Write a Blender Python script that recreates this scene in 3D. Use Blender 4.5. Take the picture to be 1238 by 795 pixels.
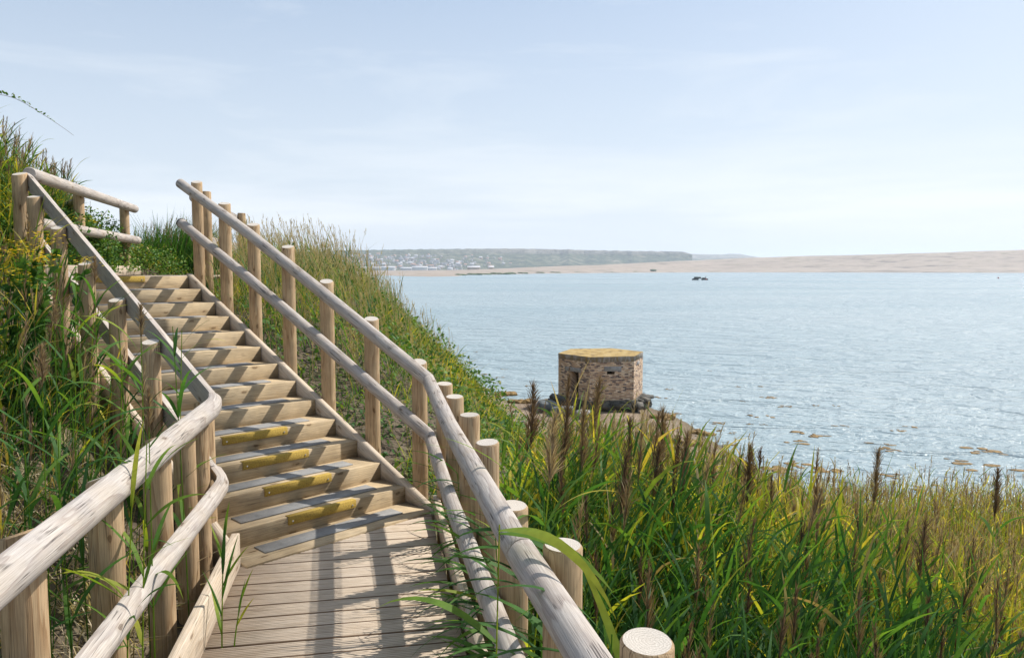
import bpy, math, random
import numpy as np
from mathutils import Vector, Matrix
R = math.radians
for o in list(bpy.data.objects): bpy.data.objects.remove(o)
sc = bpy.context.scene
COL = sc.collection
# ------------------------------------------------------------------ camera, sky, sun, exposure
cam = bpy.data.cameras.new('camera'); camo = bpy.data.objects.new('camera', cam); COL.objects.link(camo)
camo.location = (0, 0, 1.8); camo.rotation_euler = (R(90) - 0.0786813, 0, 0)
cam.sensor_width = 36; cam.lens = 925.0 / 1238 * 36; cam.clip_start = 0.05; cam.clip_end = 30000
sc.camera = camo
SUN_AZ, SUN_EL = 58.0, 49.5            # clockwise from +Y, above the horizon
w = bpy.data.worlds.new("World"); sc.world = w; w.use_nodes = True
nt = w.node_tree; nt.nodes.clear()
def wn(t): return nt.nodes.new(t)
out = wn('ShaderNodeOutputWorld'); bg = wn('ShaderNodeBackground'); sky = wn('ShaderNodeTexSky')
sky.sky_type = 'NISHITA'; sky.sun_disc = False; sky.sun_elevation = R(SUN_EL); sky.sun_rotation = R(SUN_AZ)
sky.air_density = 1.0; sky.dust_density = 2.2; sky.ozone_density = 1.6; sky.altitude = 0
bg.inputs['Strength'].default_value = 0.118
tc = wn('ShaderNodeTexCoord')
mp = wn('ShaderNodeMapping'); mp.inputs['Scale'].default_value = (1.0, 1.0, 5.5)
nz = wn('ShaderNodeTexNoise'); nz.inputs['Scale'].default_value = 2.1; nz.inputs['Detail'].default_value = 9; nz.inputs['Roughness'].default_value = .62
nz.inputs['Distortion'].default_value = .5
rp = wn('ShaderNodeValToRGB'); rp.color_ramp.elements[0].position = .50; rp.color_ramp.elements[1].position = .78
rp.color_ramp.elements[0].color = (0, 0, 0, 1); rp.color_ramp.elements[1].color = (.6, .6, .6, 1)
mx = wn('ShaderNodeMix'); mx.data_type = 'RGBA'
mx.inputs['B'].default_value = (6.0, 6.3, 6.6, 1)
# the thin milky veil of a summer sky
veil = wn('ShaderNodeMix'); veil.data_type = 'RGBA'; veil.inputs['Factor'].default_value = .60; veil.inputs['B'].default_value = (3.3, 4.1, 5.15, 1)
nt.links.new(tc.outputs['Generated'], mp.inputs['Vector']); nt.links.new(mp.outputs[0], nz.inputs['Vector'])
nt.links.new(nz.outputs[0], rp.inputs[0]); nt.links.new(rp.outputs[0], mx.inputs['Factor'])
nt.links.new(sky.outputs[0], veil.inputs['A']); nt.links.new(veil.outputs['Result'], mx.inputs['A'])
sxz = wn('ShaderNodeSeparateXYZ'); nt.links.new(tc.outputs['Generated'], sxz.inputs[0])
hr_ = wn('ShaderNodeValToRGB'); hr_.color_ramp.elements[0].position = 0.0; hr_.color_ramp.elements[0].color = (.78, .78, .78, 1); hr_.color_ramp.elements[1].position = .36; hr_.color_ramp.elements[1].color = (0, 0, 0, 1)
nt.links.new(sxz.outputs[2], hr_.inputs[0])
hm_ = wn('ShaderNodeMix'); hm_.data_type = 'RGBA'; hm_.inputs['B'].default_value = (5.7, 6.15, 6.6, 1); nt.links.new(hr_.outputs[0], hm_.inputs['Factor']); nt.links.new(mx.outputs['Result'], hm_.inputs['A'])
cz = wn('ShaderNodeValToRGB'); ce = cz.color_ramp.elements; ce[0].position = .02; ce[0].color = (0, 0, 0, 1); ce[1].position = .16; ce[1].color = (0, 0, 0, 1); e_ = ce.new(.075); e_.color = (1, 1, 1, 1)
nt.links.new(sxz.outputs[2], cz.inputs[0]); mp3 = wn('ShaderNodeMapping'); mp3.inputs['Scale'].default_value = (1.6, 1.6, 14); mp3.inputs['Location'].default_value = (.55, 0, .2); nt.links.new(tc.outputs['Generated'], mp3.inputs['Vector'])
nz3 = wn('ShaderNodeTexNoise'); nz3.inputs['Scale'].default_value = 1.6; nz3.inputs['Detail'].default_value = 8; nt.links.new(mp3.outputs[0], nz3.inputs['Vector'])
r3 = wn('ShaderNodeValToRGB'); r3.color_ramp.elements[0].position = .42; r3.color_ramp.elements[1].position = .62; r3.color_ramp.elements[1].color = (.65, .65, .65, 1); nt.links.new(nz3.outputs[0], r3.inputs[0])
m3_ = wn('ShaderNodeMath'); m3_.operation = 'MULTIPLY'; nt.links.new(cz.outputs[0], m3_.inputs[0]); nt.links.new(r3.outputs[0], m3_.inputs[1])
cb = wn('ShaderNodeMix'); cb.data_type = 'RGBA'; cb.inputs['B'].default_value = (6.5, 6.7, 6.9, 1); nt.links.new(m3_.outputs[0], cb.inputs['Factor']); nt.links.new(hm_.outputs['Result'], cb.inputs['A'])
nt.links.new(cb.outputs['Result'], bg.inputs[0]); nt.links.new(bg.outputs[0], out.inputs[0])
sun = bpy.data.lights.new('sun', 'SUN'); sun.energy = 4.3; sun.angle = R(.53); sun.color = (1, .945, .86)
suno = bpy.data.objects.new('sun', sun); COL.objects.link(suno)
sd = Vector((math.sin(R(SUN_AZ)) * math.cos(R(SUN_EL)), math.cos(R(SUN_AZ)) * math.cos(R(SUN_EL)), math.sin(R(SUN_EL))))
suno.rotation_euler = sd.to_track_quat('Z', 'Y').to_euler(); suno.location = (20, 12, 25)
sc.view_settings.view_transform = 'Standard'; sc.view_settings.look = 'None'; sc.view_settings.gamma = 1
sc.view_settings.exposure = 0.42
sc.render.engine = 'CYCLES'
cy = sc.cycles; cy.max_bounces = 7; cy.transparent_max_bounces = 6; cy.volume_bounces = 1; cy.transmission_bounces = 4
random.seed(5); rng = np.random.default_rng(11)
# ------------------------------------------------------------------ object helpers
def tag(o, label=None, cat=None, group=None, kind=None):
    if label: o['label'] = label
    if cat: o['category'] = cat
    if group: o['group'] = group
    if kind: o['kind'] = kind
    return o
def empty(name, loc, label=None, cat=None, group=None, kind=None):
    o = bpy.data.objects.new(name, None); COL.objects.link(o); o.location = loc; o.empty_display_size = .2
    return tag(o, label, cat, group, kind)
def link(name, me, mats, parent=None, smooth=False):
    o = bpy.data.objects.new(name, me); COL.objects.link(o)
    if not isinstance(mats, (list, tuple)): mats = [mats]
    for m in mats: me.materials.append(m)
    if smooth: me.shade_smooth()
    if parent is not None:
        o.parent = parent
    return o
class MB:
    """collects arrays of vertices and faces into one mesh; per-vertex 'rnd' float, 'wood' vector and uv"""
    def __init__(s): s.v = []; s.f = []; s.m = []; s.r = []; s.w = []; s.uv = []; s.n = 0
    def add(s, v, f, m=0, r=None, w=None, uv=None):
        v = np.asarray(v, float).reshape(-1, 3)
        s.v.append(v)
        if isinstance(f, np.ndarray):
            s.f.append((f + s.n)); s.m.append(np.full(len(f), m))
        else:
            for q in f: s.f.append(np.array([q]) + s.n); s.m.append(np.array([m]))
        s.r.append(np.zeros(len(v)) if r is None else np.broadcast_to(r, (len(v),)).astype(float))
        s.w.append(v.copy() if w is None else np.asarray(w, float).reshape(-1, 3))
        s.uv.append(np.zeros((len(v), 2)) if uv is None else np.asarray(uv, float).reshape(-1, 2))
        s.n += len(v)
    def build(s, name, mats, parent=None, loc=(0, 0, 0), smooth=False, uv=False):
        v = np.concatenate(s.v) - np.array(loc)
        me = bpy.data.meshes.new(name)
        sizes = np.concatenate([np.full(len(a), a.shape[1]) for a in s.f]); li = np.concatenate([a.ravel() for a in s.f])
        me.vertices.add(len(v)); me.vertices.foreach_set('co', v.ravel().astype(np.float32))
        me.loops.add(len(li)); me.loops.foreach_set('vertex_index', li.astype(np.int32))
        me.polygons.add(len(sizes)); me.polygons.foreach_set('loop_start', np.concatenate([[0], np.cumsum(sizes)[:-1]]).astype(np.int32))
        me.polygons.foreach_set('material_index', np.concatenate(s.m).astype(np.int32))
        me.update(calc_edges=True)
        a = me.attributes.new('rnd', 'FLOAT', 'POINT'); a.data.foreach_set('value', np.concatenate(s.r).astype(np.float32))
        a = me.attributes.new('wood', 'FLOAT_VECTOR', 'POINT'); a.data.foreach_set('vector', np.concatenate(s.w).ravel().astype(np.float32))
        if uv:
            U = me.uv_layers.new(name='UVMap'); U.data.foreach_set('uv', np.concatenate(s.uv)[li].ravel().astype(np.float32))
        me.validate()
        o = link(name, me, mats, parent, smooth)
        if parent is None: o.location = loc
        else: o.location = Vector(loc) - Vector(parent.location) if parent.parent is None else Vector(loc) - Vector(parent.location) - Vector(parent.parent.location)
        return o
def fbm(p, sc_, seed=0, oct=3):
    """cheap smooth pseudo noise from sines, -1..1"""
    r = np.random.default_rng(seed); s = 0; a = 1; tot = 0
    for i in range(oct):
        for j in range(3):
            k = r.normal(size=p.shape[-1]); k /= np.linalg.norm(k); k *= sc_ * (1.9 ** i) * r.uniform(.7, 1.3)
            s = s + a * np.sin(p @ k + r.uniform(0, 6.28)); tot += a
        a *= .55
    return s / tot * 1.6
# ------------------------------------------------------------------ materials
def newmat(name):
    m = bpy.data.materials.new(name); m.use_nodes = True; t = m.node_tree; b = t.nodes['Principled BSDF']
    def N(ty, **k):
        n = t.nodes.new(ty)
        for a, c in k.items():
            if a in n.inputs: n.inputs[a].default_value = c
            else: setattr(n, a, c)
        return n
    def L(a, b_): t.links.new(a, b_)
    return m, t, b, N, L
def ramp(N, pts):
    r = N('ShaderNodeValToRGB'); e = r.color_ramp.elements
    while len(e) < len(pts): e.new(.5)
    for q, (p, c) in zip(e, pts): q.position = p; q.color = (*c, 1) if len(c) == 3 else c
    return r
def noisemat(name, pts, scale=5, detail=6, rough=.85, bump=.3, bscale=40, coord='Object', bdist=.01, stretch=(1, 1, 1), spec=.3):
    m, t, b, N, L = newmat(name)
    tcn = N('ShaderNodeTexCoord'); mpn = N('ShaderNodeMapping'); mpn.inputs['Scale'].default_value = stretch
    L(tcn.outputs[coord], mpn.inputs[0])
    n = N('ShaderNodeTexNoise', Scale=scale, Detail=detail, Roughness=.65); L(mpn.outputs[0], n.inputs['Vector'])
    r = ramp(N, pts); L(n.outputs[0], r.inputs[0]); L(r.outputs[0], b.inputs['Base Color'])
    n2 = N('ShaderNodeTexNoise', Scale=bscale, Detail=5); L(mpn.outputs[0], n2.inputs['Vector'])
    bp = N('ShaderNodeBump', Strength=bump, Distance=bdist); L(n2.outputs[0], bp.inputs['Height']); L(bp.outputs[0], b.inputs['Normal'])
    b.inputs['Roughness'].default_value = rough; b.inputs['Specular IOR Level'].default_value = spec
    return m
def woodmat(name, light, dark, grey, weather=.0, knots=True, ringf=150, dirt=.25, crack=.5, wear_up=0.0):
    """solid wood: growth rings round a wandering pith ('wood' holds metres across, across, along the grain)"""
    m, t, b, N, L = newmat(name)
    at = N('ShaderNodeAttribute', attribute_name='wood')
    st = N('ShaderNodeMapping'); st.inputs['Scale'].default_value = (7, 7, .8); L(at.outputs['Vector'], st.inputs[0])
    wz = N('ShaderNodeTexNoise', Scale=1.0, Detail=3); L(st.outputs[0], wz.inputs['Vector'])
    sub = N('ShaderNodeVectorMath', operation='SUBTRACT'); L(wz.outputs['Color'], sub.inputs[0]); sub.inputs[1].default_value = (.5, .5, .5)
    scl = N('ShaderNodeVectorMath', operation='SCALE'); scl.inputs['Scale'].default_value = .06; L(sub.outputs[0], scl.inputs[0])
    ad = N('ShaderNodeVectorMath', operation='ADD'); L(at.outputs['Vector'], ad.inputs[0]); L(scl.outputs[0], ad.inputs[1])
    fl = N('ShaderNodeVectorMath', operation='MULTIPLY'); fl.inputs[1].default_value = (1, 1, 0); L(ad.outputs[0], fl.inputs[0])
    ln = N('ShaderNodeVectorMath', operation='LENGTH'); L(fl.outputs[0], ln.inputs[0])
    mu = N('ShaderNodeMath', operation='MULTIPLY'); mu.inputs[1].default_value = ringf; L(ln.outputs['Value'], mu.inputs[0])
    fr = N('ShaderNodeMath', operation='FRACT'); L(mu.outputs[0], fr.inputs[0])
    rr = ramp(N, [(0, (0, 0, 0)), (.62, (.35, .35, .35)), (.93, (1, 1, 1)), (1, (0, 0, 0))]); L(fr.outputs[0], rr.inputs[0])
    # colour
    big = N('ShaderNodeTexNoise', Scale=5, Detail=4); L(at.outputs['Vector'], big.inputs['Vector'])
    mc = N('ShaderNodeMix', data_type='RGBA'); mc.inputs['A'].default_value = (*light, 1); mc.inputs['B'].default_value = (*dark, 1)
    mf = N('ShaderNodeMath', operation='MULTIPLY'); L(rr.outputs[0], mf.inputs[0]); mf.inputs[1].default_value = .75; L(mf.outputs[0], mc.inputs['Factor'])
    # fibres
    st2 = N('ShaderNodeMapping'); st2.inputs['Scale'].default_value = (260, 260, 7); L(at.outputs['Vector'], st2.inputs[0])
    fb = N('ShaderNodeTexNoise', Scale=1, Detail=4, Roughness=.6); L(st2.outputs[0], fb.inputs['Vector'])
    fbr = ramp(N, [(.32, (.62, .61, .60)), (.68, (1.1, 1.1, 1.1))]); L(fb.outputs[0], fbr.inputs[0])
    m2 = N('ShaderNodeMix', data_type='RGBA', blend_type='MULTIPLY'); m2.inputs['Factor'].default_value = .8
    L(mc.outputs['Result'], m2.inputs['A']); L(fbr.outputs[0], m2.inputs['B'])
    # blotches and dirt
    br = ramp(N, [(.35, (.68, .64, .58)), (.65, (1.08, 1.06, 1.04))]); L(big.outputs[0], br.inputs[0])
    m3 = N('ShaderNodeMix', data_type='RGBA', blend_type='MULTIPLY'); m3.inputs['Factor'].default_value = dirt
    L(m2.outputs['Result'], m3.inputs['A']); L(br.outputs[0], m3.inputs['B'])
    last = m3.outputs['Result']
    # silvered weathering
    if weather > 0:
        wn_ = N('ShaderNodeTexNoise', Scale=4.5, Detail=6, Roughness=.7); L(at.outputs['Vector'], wn_.inputs['Vector'])
        wr = ramp(N, [(.5 - weather * .45, (1, 1, 1)), (.85 - weather * .1, (.25, .25, .25))]); L(wn_.outputs[0], wr.inputs[0])
        wf = N('ShaderNodeMath', operation='MULTIPLY'); wf.inputs[1].default_value = weather; L(wr.outputs[0], wf.inputs[0])
        gr = N('ShaderNodeMix', data_type='RGBA', blend_type='MULTIPLY'); gr.inputs['Factor'].default_value = .9; gr.inputs['A'].default_value = (*grey, 1); L(fbr.outputs[0], gr.inputs['B'])
        g2 = N('ShaderNodeMix', data_type='RGBA'); L(gr.outputs['Result'], g2.inputs['A']); g2.inputs['B'].default_value = (grey[0] * .52, grey[1] * .5, grey[2] * .5, 1)
        mg = N('ShaderNodeMath', operation='MULTIPLY'); mg.inputs[1].default_value = .55; L(rr.outputs[0], mg.inputs[0]); L(mg.outputs[0], g2.inputs['Factor'])
        m4 = N('ShaderNodeMix', data_type='RGBA'); L(last, m4.inputs['A']); L(g2.outputs['Result'], m4.inputs['B']); L(wf.outputs[0], m4.inputs['Factor'])
        last = m4.outputs['Result']
    uvn = N('ShaderNodeUVMap')
    height = fb.outputs[0]
    # drying cracks along the grain
    st3 = N('ShaderNodeMapping'); st3.inputs['Scale'].default_value = (34, .8, 1); L(uvn.outputs[0], st3.inputs[0])
    cr = N('ShaderNodeTexNoise', Scale=1, Detail=3, Roughness=.5); L(st3.outputs[0], cr.inputs['Vector'])
    crr = ramp(N, [(.0, (1, 1, 1)), (.484, (1, 1, 1)), (.496, (.12, .09, .07)), (.504, (.12, .09, .07)), (.516, (1, 1, 1))]); L(cr.outputs[0], crr.inputs[0])
    cn = N('ShaderNodeTexNoise', Scale=5, Detail=2); L(uvn.outputs[0], cn.inputs['Vector'])
    cnr = ramp(N, [(.50, (1, 1, 1)), (.60, (0, 0, 0))]); L(cn.outputs[0], cnr.inputs[0])
    cmx = N('ShaderNodeMath', operation='MAXIMUM'); L(crr.outputs[0], cmx.inputs[0]); L(cnr.outputs[0], cmx.inputs[1])
    cm = N('ShaderNodeMix', data_type='RGBA', blend_type='MULTIPLY'); cm.inputs['Factor'].default_value = crack; L(last, cm.inputs['A']); L(cmx.outputs[0], cm.inputs['B'])
    last = cm.outputs['Result']
    if knots:
        st4 = N('ShaderNodeMapping'); st4.inputs['Scale'].default_value = (5, 1.9, 1); L(uvn.outputs[0], st4.inputs[0])
        wob = N('ShaderNodeTexNoise', Scale=25, Detail=2); L(uvn.outputs[0], wob.inputs['Vector'])
        wa = N('ShaderNodeVectorMath', operation='SCALE'); wa.inputs['Scale'].default_value = .10; L(wob.outputs['Color'], wa.inputs[0])
        wb = N('ShaderNodeVectorMath', operation='ADD'); L(st4.outputs[0], wb.inputs[0]); L(wa.outputs[0], wb.inputs[1])
        vo = N('ShaderNodeTexVoronoi', voronoi_dimensions='2D', Scale=1, Randomness=1); L(wb.outputs[0], vo.inputs['Vector'])
        kr = ramp(N, [(0, (.22, .17, .14)), (.018, (.42, .36, .3)), (.034, (.25, .19, .15)), (.05, (.8, .76, .7)), (.11, (1, 1, 1))]); L(vo.outputs['Distance'], kr.inputs[0])
        km = N('ShaderNodeMix', data_type='RGBA', blend_type='MULTIPLY'); km.inputs['Factor'].default_value = .85; L(last, km.inputs['A']); L(kr.outputs[0], km.inputs['B'])
        last = km.outputs['Result']
    if name == 'plank':     # groove shade painted into the board colour as darker brown
        ga = N('ShaderNodeAttribute', attribute_name='rnd'); gr_ = ramp(N, [(.35, (1, 1, 1)), (.8, (.30, .235, .19))]); L(ga.outputs['Fac'], gr_.inputs[0])
        gm = N('ShaderNodeMix', data_type='RGBA', blend_type='MULTIPLY'); gm.inputs['Factor'].default_value = 1; L(last, gm.inputs['A']); L(gr_.outputs[0], gm.inputs['B']); last = gm.outputs['Result']
    L(last, b.inputs['Base Color'])
    hs = N('ShaderNodeMath', operation='MULTIPLY_ADD'); L(cmx.outputs[0], hs.inputs[0]); hs.inputs[1].default_value = .8; L(height, hs.inputs[2])
    hs2 = N('ShaderNodeMath', operation='MULTIPLY_ADD'); L(rr.outputs[0], hs2.inputs[0]); hs2.inputs[1].default_value = .35; L(hs.outputs[0], hs2.inputs[2])
    bp = N('ShaderNodeBump', Strength=.55, Distance=.0022); L(hs2.outputs[0], bp.inputs['Height']); L(bp.outputs[0], b.inputs['Normal'])
    b.inputs['Roughness'].default_value = .82; b.inputs['Specular IOR Level'].default_value = .22
    return m
def leafmat(name, pts, trans=.5, rough=.58, spec=.22):
    m, t, b, N, L = newmat(name)
    at = N('ShaderNodeAttribute', attribute_name='rnd'); r = ramp(N, pts); L(at.outputs['Fac'], r.inputs[0])
    tcn = N('ShaderNodeTexCoord'); n = N('ShaderNodeTexNoise', Scale=22, Detail=3); L(tcn.outputs['Object'], n.inputs['Vector'])
    nr = ramp(N, [(.3, (.75, .75, .75)), (.7, (1.2, 1.2, 1.2))]); L(n.outputs[0], nr.inputs[0])
    mm = N('ShaderNodeMix', data_type='RGBA', blend_type='MULTIPLY'); mm.inputs['Factor'].default_value = .8; L(r.outputs[0], mm.inputs['A']); L(nr.outputs[0], mm.inputs['B'])
    L(mm.outputs['Result'], b.inputs['Base Color']); b.inputs['Roughness'].default_value = rough; b.inputs['Specular IOR Level'].default_value = spec
    tr = N('ShaderNodeBsdfTranslucent'); hv = N('ShaderNodeMix', data_type='RGBA', blend_type='MULTIPLY'); hv.inputs['Factor'].default_value = 1
    L(mm.outputs['Result'], hv.inputs['A']); hv.inputs['B'].default_value = (1.35, 1.25, .55, 1); L(hv.outputs['Result'], tr.inputs[0])
    ms = N('ShaderNodeMixShader'); ms.inputs[0].default_value = trans; L(b.outputs[0], ms.inputs[1]); L(tr.outputs[0], ms.inputs[2])
    L(ms.outputs[0], t.nodes['Material Output'].inputs[0])
    return m
M = {}
M['post'] = woodmat('post_pine', (.60, .425, .24), (.37, .21, .09), (.48, .42, .35), weather=.2, dirt=.7, crack=.6)
M['rail'] = woodmat('rail_weathered', (.55, .47, .37), (.34, .25, .18), (.47, .455, .46), weather=.95, dirt=.5, crack=.75, ringf=120)
M['end'] = woodmat('post_end_grain', (.62, .56, .48), (.44, .37, .29), (.60, .57, .53), weather=.75, knots=False, dirt=.3, crack=.5, ringf=130)
M['step'] = woodmat('step_timber', (.57, .44, .26), (.42, .32, .19), (.46, .42, .36), weather=.3, dirt=.95, crack=.4, ringf=90)
M['plank'] = woodmat('plank', (.66, .54, .41), (.50, .38, .26), (.58, .53, .47), weather=.5, knots=False, dirt=.45, crack=.2, ringf=90)
M['kerb'] = woodmat('kerb_board', (.62, .51, .38), (.46, .33, .21), (.58, .53, .47), weather=.5, dirt=.35, crack=.45, ringf=80)
M['grit'] = noisemat('grit_grey', [(.3, (.20, .20, .198)), (.7, (.31, .305, .295))], scale=8, bump=.6, bscale=900, bdist=.002, spec=.08)
M['yellow'] = noisemat('grit_yellow', [(.3, (.20, .13, .045)), (.46, (.40, .27, .055)), (.75, (.52, .37, .085))], scale=110, detail=5, bump=.8, bscale=450, bdist=.003)
M['steel'] = noisemat('screw_steel', [(.3, (.25, .25, .25)), (.7, (.4, .4, .4))], rough=.4)
M['black'] = noisemat('black_cap', [(.3, (.012, .012, .012)), (.7, (.03, .03, .03))], rough=.6)
M['leaf'] = leafmat('reed_leaf', [(0, (.022, .075, .018)), (.3, (.06, .16, .035)), (.5, (.14, .25, .035)), (.62, (.34, .38, .045)), (.8, (.56, .47, .06)), (.92, (.36, .26, .12)), (1, (.46, .37, .22))])
M['plume'] = leafmat('reed_plume', [(0, (.085, .055, .045)), (.4, (.19, .125, .085)), (.75, (.34, .25, .16)), (1, (.50, .40, .27))], trans=.3, rough=.8, spec=.1)
M['dry'] = leafmat('dry_grass', [(0, (.16, .17, .05)), (.4, (.36, .29, .14)), (.75, (.50, .41, .25)), (1, (.58, .50, .36))], trans=.35, rough=.7, spec=.15)
M['scrub'] = leafmat('scrub_leaf', [(0, (.02, .07, .016)), (.4, (.06, .155, .028)), (.7, (.13, .24, .035)), (.9, (.20, .25, .05)), (1, (.38, .30, .12))], trans=.3)
M['flower'] = leafmat('yellow_flower', [(0, (.60, .42, .01)), (1, (.80, .62, .03))], trans=.25)
M['twig'] = noisemat('twig', [(.3, (.10, .06, .04)), (.7, (.2, .13, .08))], rough=.8)
# ------------------------------------------------------------------ terrain
CP = [  # x, y, z
 # under the boardwalk and stairs
 (0, 0, -.5), (-.6, 0, -.35), (-.2, 2, -.5), (-.6, 3.5, -.35), (-.9, 4.5, -.3), (-1.0, 5.2, -.3), (-.5, 5.9, -.22), (-.2, 5.2, -.42), (0.1, 4.0, -.75), (.4, 2.5, -1.0), (.7, 1.0, -1.2), (.3, 0, -.9),
 (-.5, -3, -.5), (1, -3, -1.2),
 (-.82, 6.15, -.06), (-1.5, 6.8, .32), (-2.2, 7.45, .72), (-2.9, 8.1, 1.15), (-3.4, 8.65, 1.38),
 (-1.5, 5.6, -.1), (-2.6, 6.4, .45), (-3.6, 7.3, 1.1), (-4.0, 8.2, 1.33),
 # left of the stairs
 (-2.1, 4.6, -.15), (-2.6, 5.0, .12), (-3.3, 5.7, .55), (-4.0, 6.4, 1.0), (-4.8, 7.2, 1.55),
 (-1.9, 3.6, -.2), (-1.8, 2.4, -.2), (-1.7, 1, -.3), (-2.8, 3.2, .05), (-2.7, 1.6, .0), (-3.2, 4.3, .35), (-3.9, 5.0, .75), (-4.9, 6.1, 1.5), (-5.6, 7.2, 2.0),
 (-4.2, 2.6, .5), (-4.2, 0, .4), (-5.6, 4.4, 1.5), (-7, 3, 1.6), (-7.2, 6.5, 2.6), (-7, 0, 1.4), (-7.5, 9.5, 2.7), (-6.2, 9.5, 2.1), (-6.4, 12, 2.1), (-12, 6, 3.6), (-12, 14, 2.8), (-12, 0, 2.8), (-25, 10, 3.5), (-25, 40, 1.5), (-25, -8, 4), (-8, 20, 1.3), (-12, 30, 1.1), (-5.3, 14, 1.65), (-6, 17, 1.6), (-45, 60, 1), (-60, 110, 1),
 # top of the bank
 (-4.4, 10, 1.42), (-4.9, 12, 1.42), (-3.2, 9.6, 1.58), (-3.3, 12, 1.6), (-2.4, 10.5, 1.5), (-2.2, 8.7, 1.1),
 # seaward brow
 (-1.2, 8.2, .6), (-.4, 7.4, .05), (.3, 6.6, -.7), (-1.4, 10, .75), (-.3, 9, -.35), (.6, 8.2, -1.1),
 (-2.1, 14, .65), (-1.0, 14, -.5), (.2, 14, -1.7), (-.1, 11, -.5), (1.0, 11, -1.9), (-3.2, 20, .7), (-1.8, 20, -.8), (-.5, 20, -2.4), (1.0, 20, -3.2), (-6, 32, .6), (-4.4, 32, -1.4), (-3.2, 32, -2.9), (-2.0, 32, -3.6),
 (-13, 50, .6), (-10.5, 50, -1.5), (-8.5, 50, -3.4), (-20, 72, .6), (-17, 72, -2), (-14, 72, -3.6), (-36, 115, .6), (-32, 115, -3.4),
 # reed slope right
 (1.0, 5, -1.15), (1.6, 3, -1.35), (1.8, 1, -1.5), (2.2, 6.5, -1.95), (3.2, 4.5, -2.1), (3.5, 2, -2.1), (2.4, 9, -2.9), (4.5, 7, -2.95), (5.5, 4, -2.8), (2.0, 13, -3.0), (4.5, 11, -3.4), (7.5, 8, -3.5), (8, 4, -3.4), (4.2, 15, -3.75), (7.5, 13, -3.8), (10.5, 12, -3.85), (12, 6, -3.8), (6, -2, -2.6), (12, -3, -3.6),
 # beach
 (1.8, 18, -3.75), (5.5, 18, -3.95), (3, 24, -3.85), (0.3, 27, -3.9), (1.5, 31, -3.93), (3.8, 32.5, -4.0), (5.4, 28, -4.0), (6.0, 22, -4.0),
 # water line at -4.1 and below
 (-27, 115, -4.1), (-11.5, 68, -4.1), (-5.5, 47, -4.1), (-1.2, 36.5, -4.1), (3.5, 36, -4.13), (6.6, 31.4, -4.13), (6.8, 26.3, -4.1), (7.6, 20, -4.1), (11.6, 17, -4.1), (17, 12, -4.1), (22, 4, -4.1), (25, -10, -4.1),
 (-12, 125, -4.7), (-4, 68, -4.8), (1, 47, -4.7), (8, 40, -4.7), (11, 31, -4.6), (11, 25, -4.5), (15, 22, -4.7), (22, 17, -4.8), (32, 5, -5), (20, 45, -5.5), (35, 30, -5.8), (15, 90, -6), (50, 60, -6.3), (60, 0, -6.2), (30, -14, -5)]
CP = np.array(CP, float)
def tps(r2): return np.where(r2 > 1e-12, .5 * r2 * np.log(np.maximum(r2, 1e-12)), 0)
_S = np.log1p(np.hypot(CP[:, 0], CP[:, 1] - 6) / 8)
def warp(x, y):     # squeeze far distances so that the spline stays stiff there
    dx, dy = x, y - 8.0; d = np.hypot(dx, dy) + 1e-9; k = 14 * np.log1p(d / 14) / d
    return np.stack([dx * k, dy * k], -1)
_W = warp(CP[:, 0], CP[:, 1]); _n = len(CP)
_K = tps(((_W[:, None] - _W[None]) ** 2).sum(-1)) + np.eye(_n) * .02
_P = np.hstack([np.ones((_n, 1)), _W])
_A = np.block([[_K, _P], [_P.T, np.zeros((3, 3))]]); _c = np.linalg.solve(_A, np.concatenate([CP[:, 2], np.zeros(3)]))
def ground(x, y, rough=True):
    x = np.asarray(x, float); y = np.asarray(y, float); sh = x.shape; x = x.ravel(); y = y.ravel(); o = np.empty(len(x))
    for i in range(0, len(x), 20000):
        W_ = warp(x[i:i + 20000], y[i:i + 20000]); o[i:i + 20000] = tps(((W_[:, None] - _W[None]) ** 2).sum(-1)) @ _c[:_n] + np.hstack([np.ones((len(W_), 1)), W_]) @ _c[_n:]
    p = np.stack([x, y], -1)
    amp = np.clip((o + 3.9) / 2, .12, 1)
    if rough: o = o + amp * (.05 * fbm(p, 2.2, 3) + .022 * fbm(p, 7, 4))
    return np.clip(o, -6.5, 5.5).reshape(sh)
def axis(lo, hi, c0, c1, step, g=1.12):
    a = list(np.arange(c0, c1 + 1e-6, step)); s = step
    while a[-1] < hi: s *= g; a.append(a[-1] + s)
    s = step
    while a[0] > lo: s *= g; a.insert(0, a[0] - s)
    return np.array(a)
def gridmesh(X, Y, Z, closed=False):
    n, m_ = X.shape; v = np.stack([X, Y, Z], -1).reshape(-1, 3)
    i = np.arange(n * m_).reshape(n, m_)
    f = np.stack([i[:-1, :-1], i[:-1, 1:], i[1:, 1:], i[1:, :-1]], -1).reshape(-1, 4)
    return v, f
ax = axis(-90, 90, -9, 12, .12); ay = axis(-30, 170, -1, 34, .14)
Y, X = np.meshgrid(ay, ax); Y = Y.T; X = X.T
mb = MB(); v, f = gridmesh(X, Y, ground(X, Y)); mb.add(v, f)
m, t, b, N, L = newmat('earth')
tcn = N('ShaderNodeTexCoord'); n1 = N('ShaderNodeTexNoise', Scale=1.6, Detail=8, Roughness=.7); L(tcn.outputs['Object'], n1.inputs['Vector'])
soil = ramp(N, [(.3, (.055, .042, .03)), (.5, (.14, .11, .078)), (.6, (.10, .10, .045)), (.78, (.25, .20, .15))]); L(n1.outputs[0], soil.inputs[0])
vo = N('ShaderNodeTexVoronoi', Scale=16); L(tcn.outputs['Object'], vo.inputs['Vector'])
peb = ramp(N, [(0, (.15, .115, .085)), (.4, (.27, .21, .155)), (.7, (.36, .29, .22)), (1, (.22, .18, .145))]); L(vo.outputs['Color'], peb.inputs[0])
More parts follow.
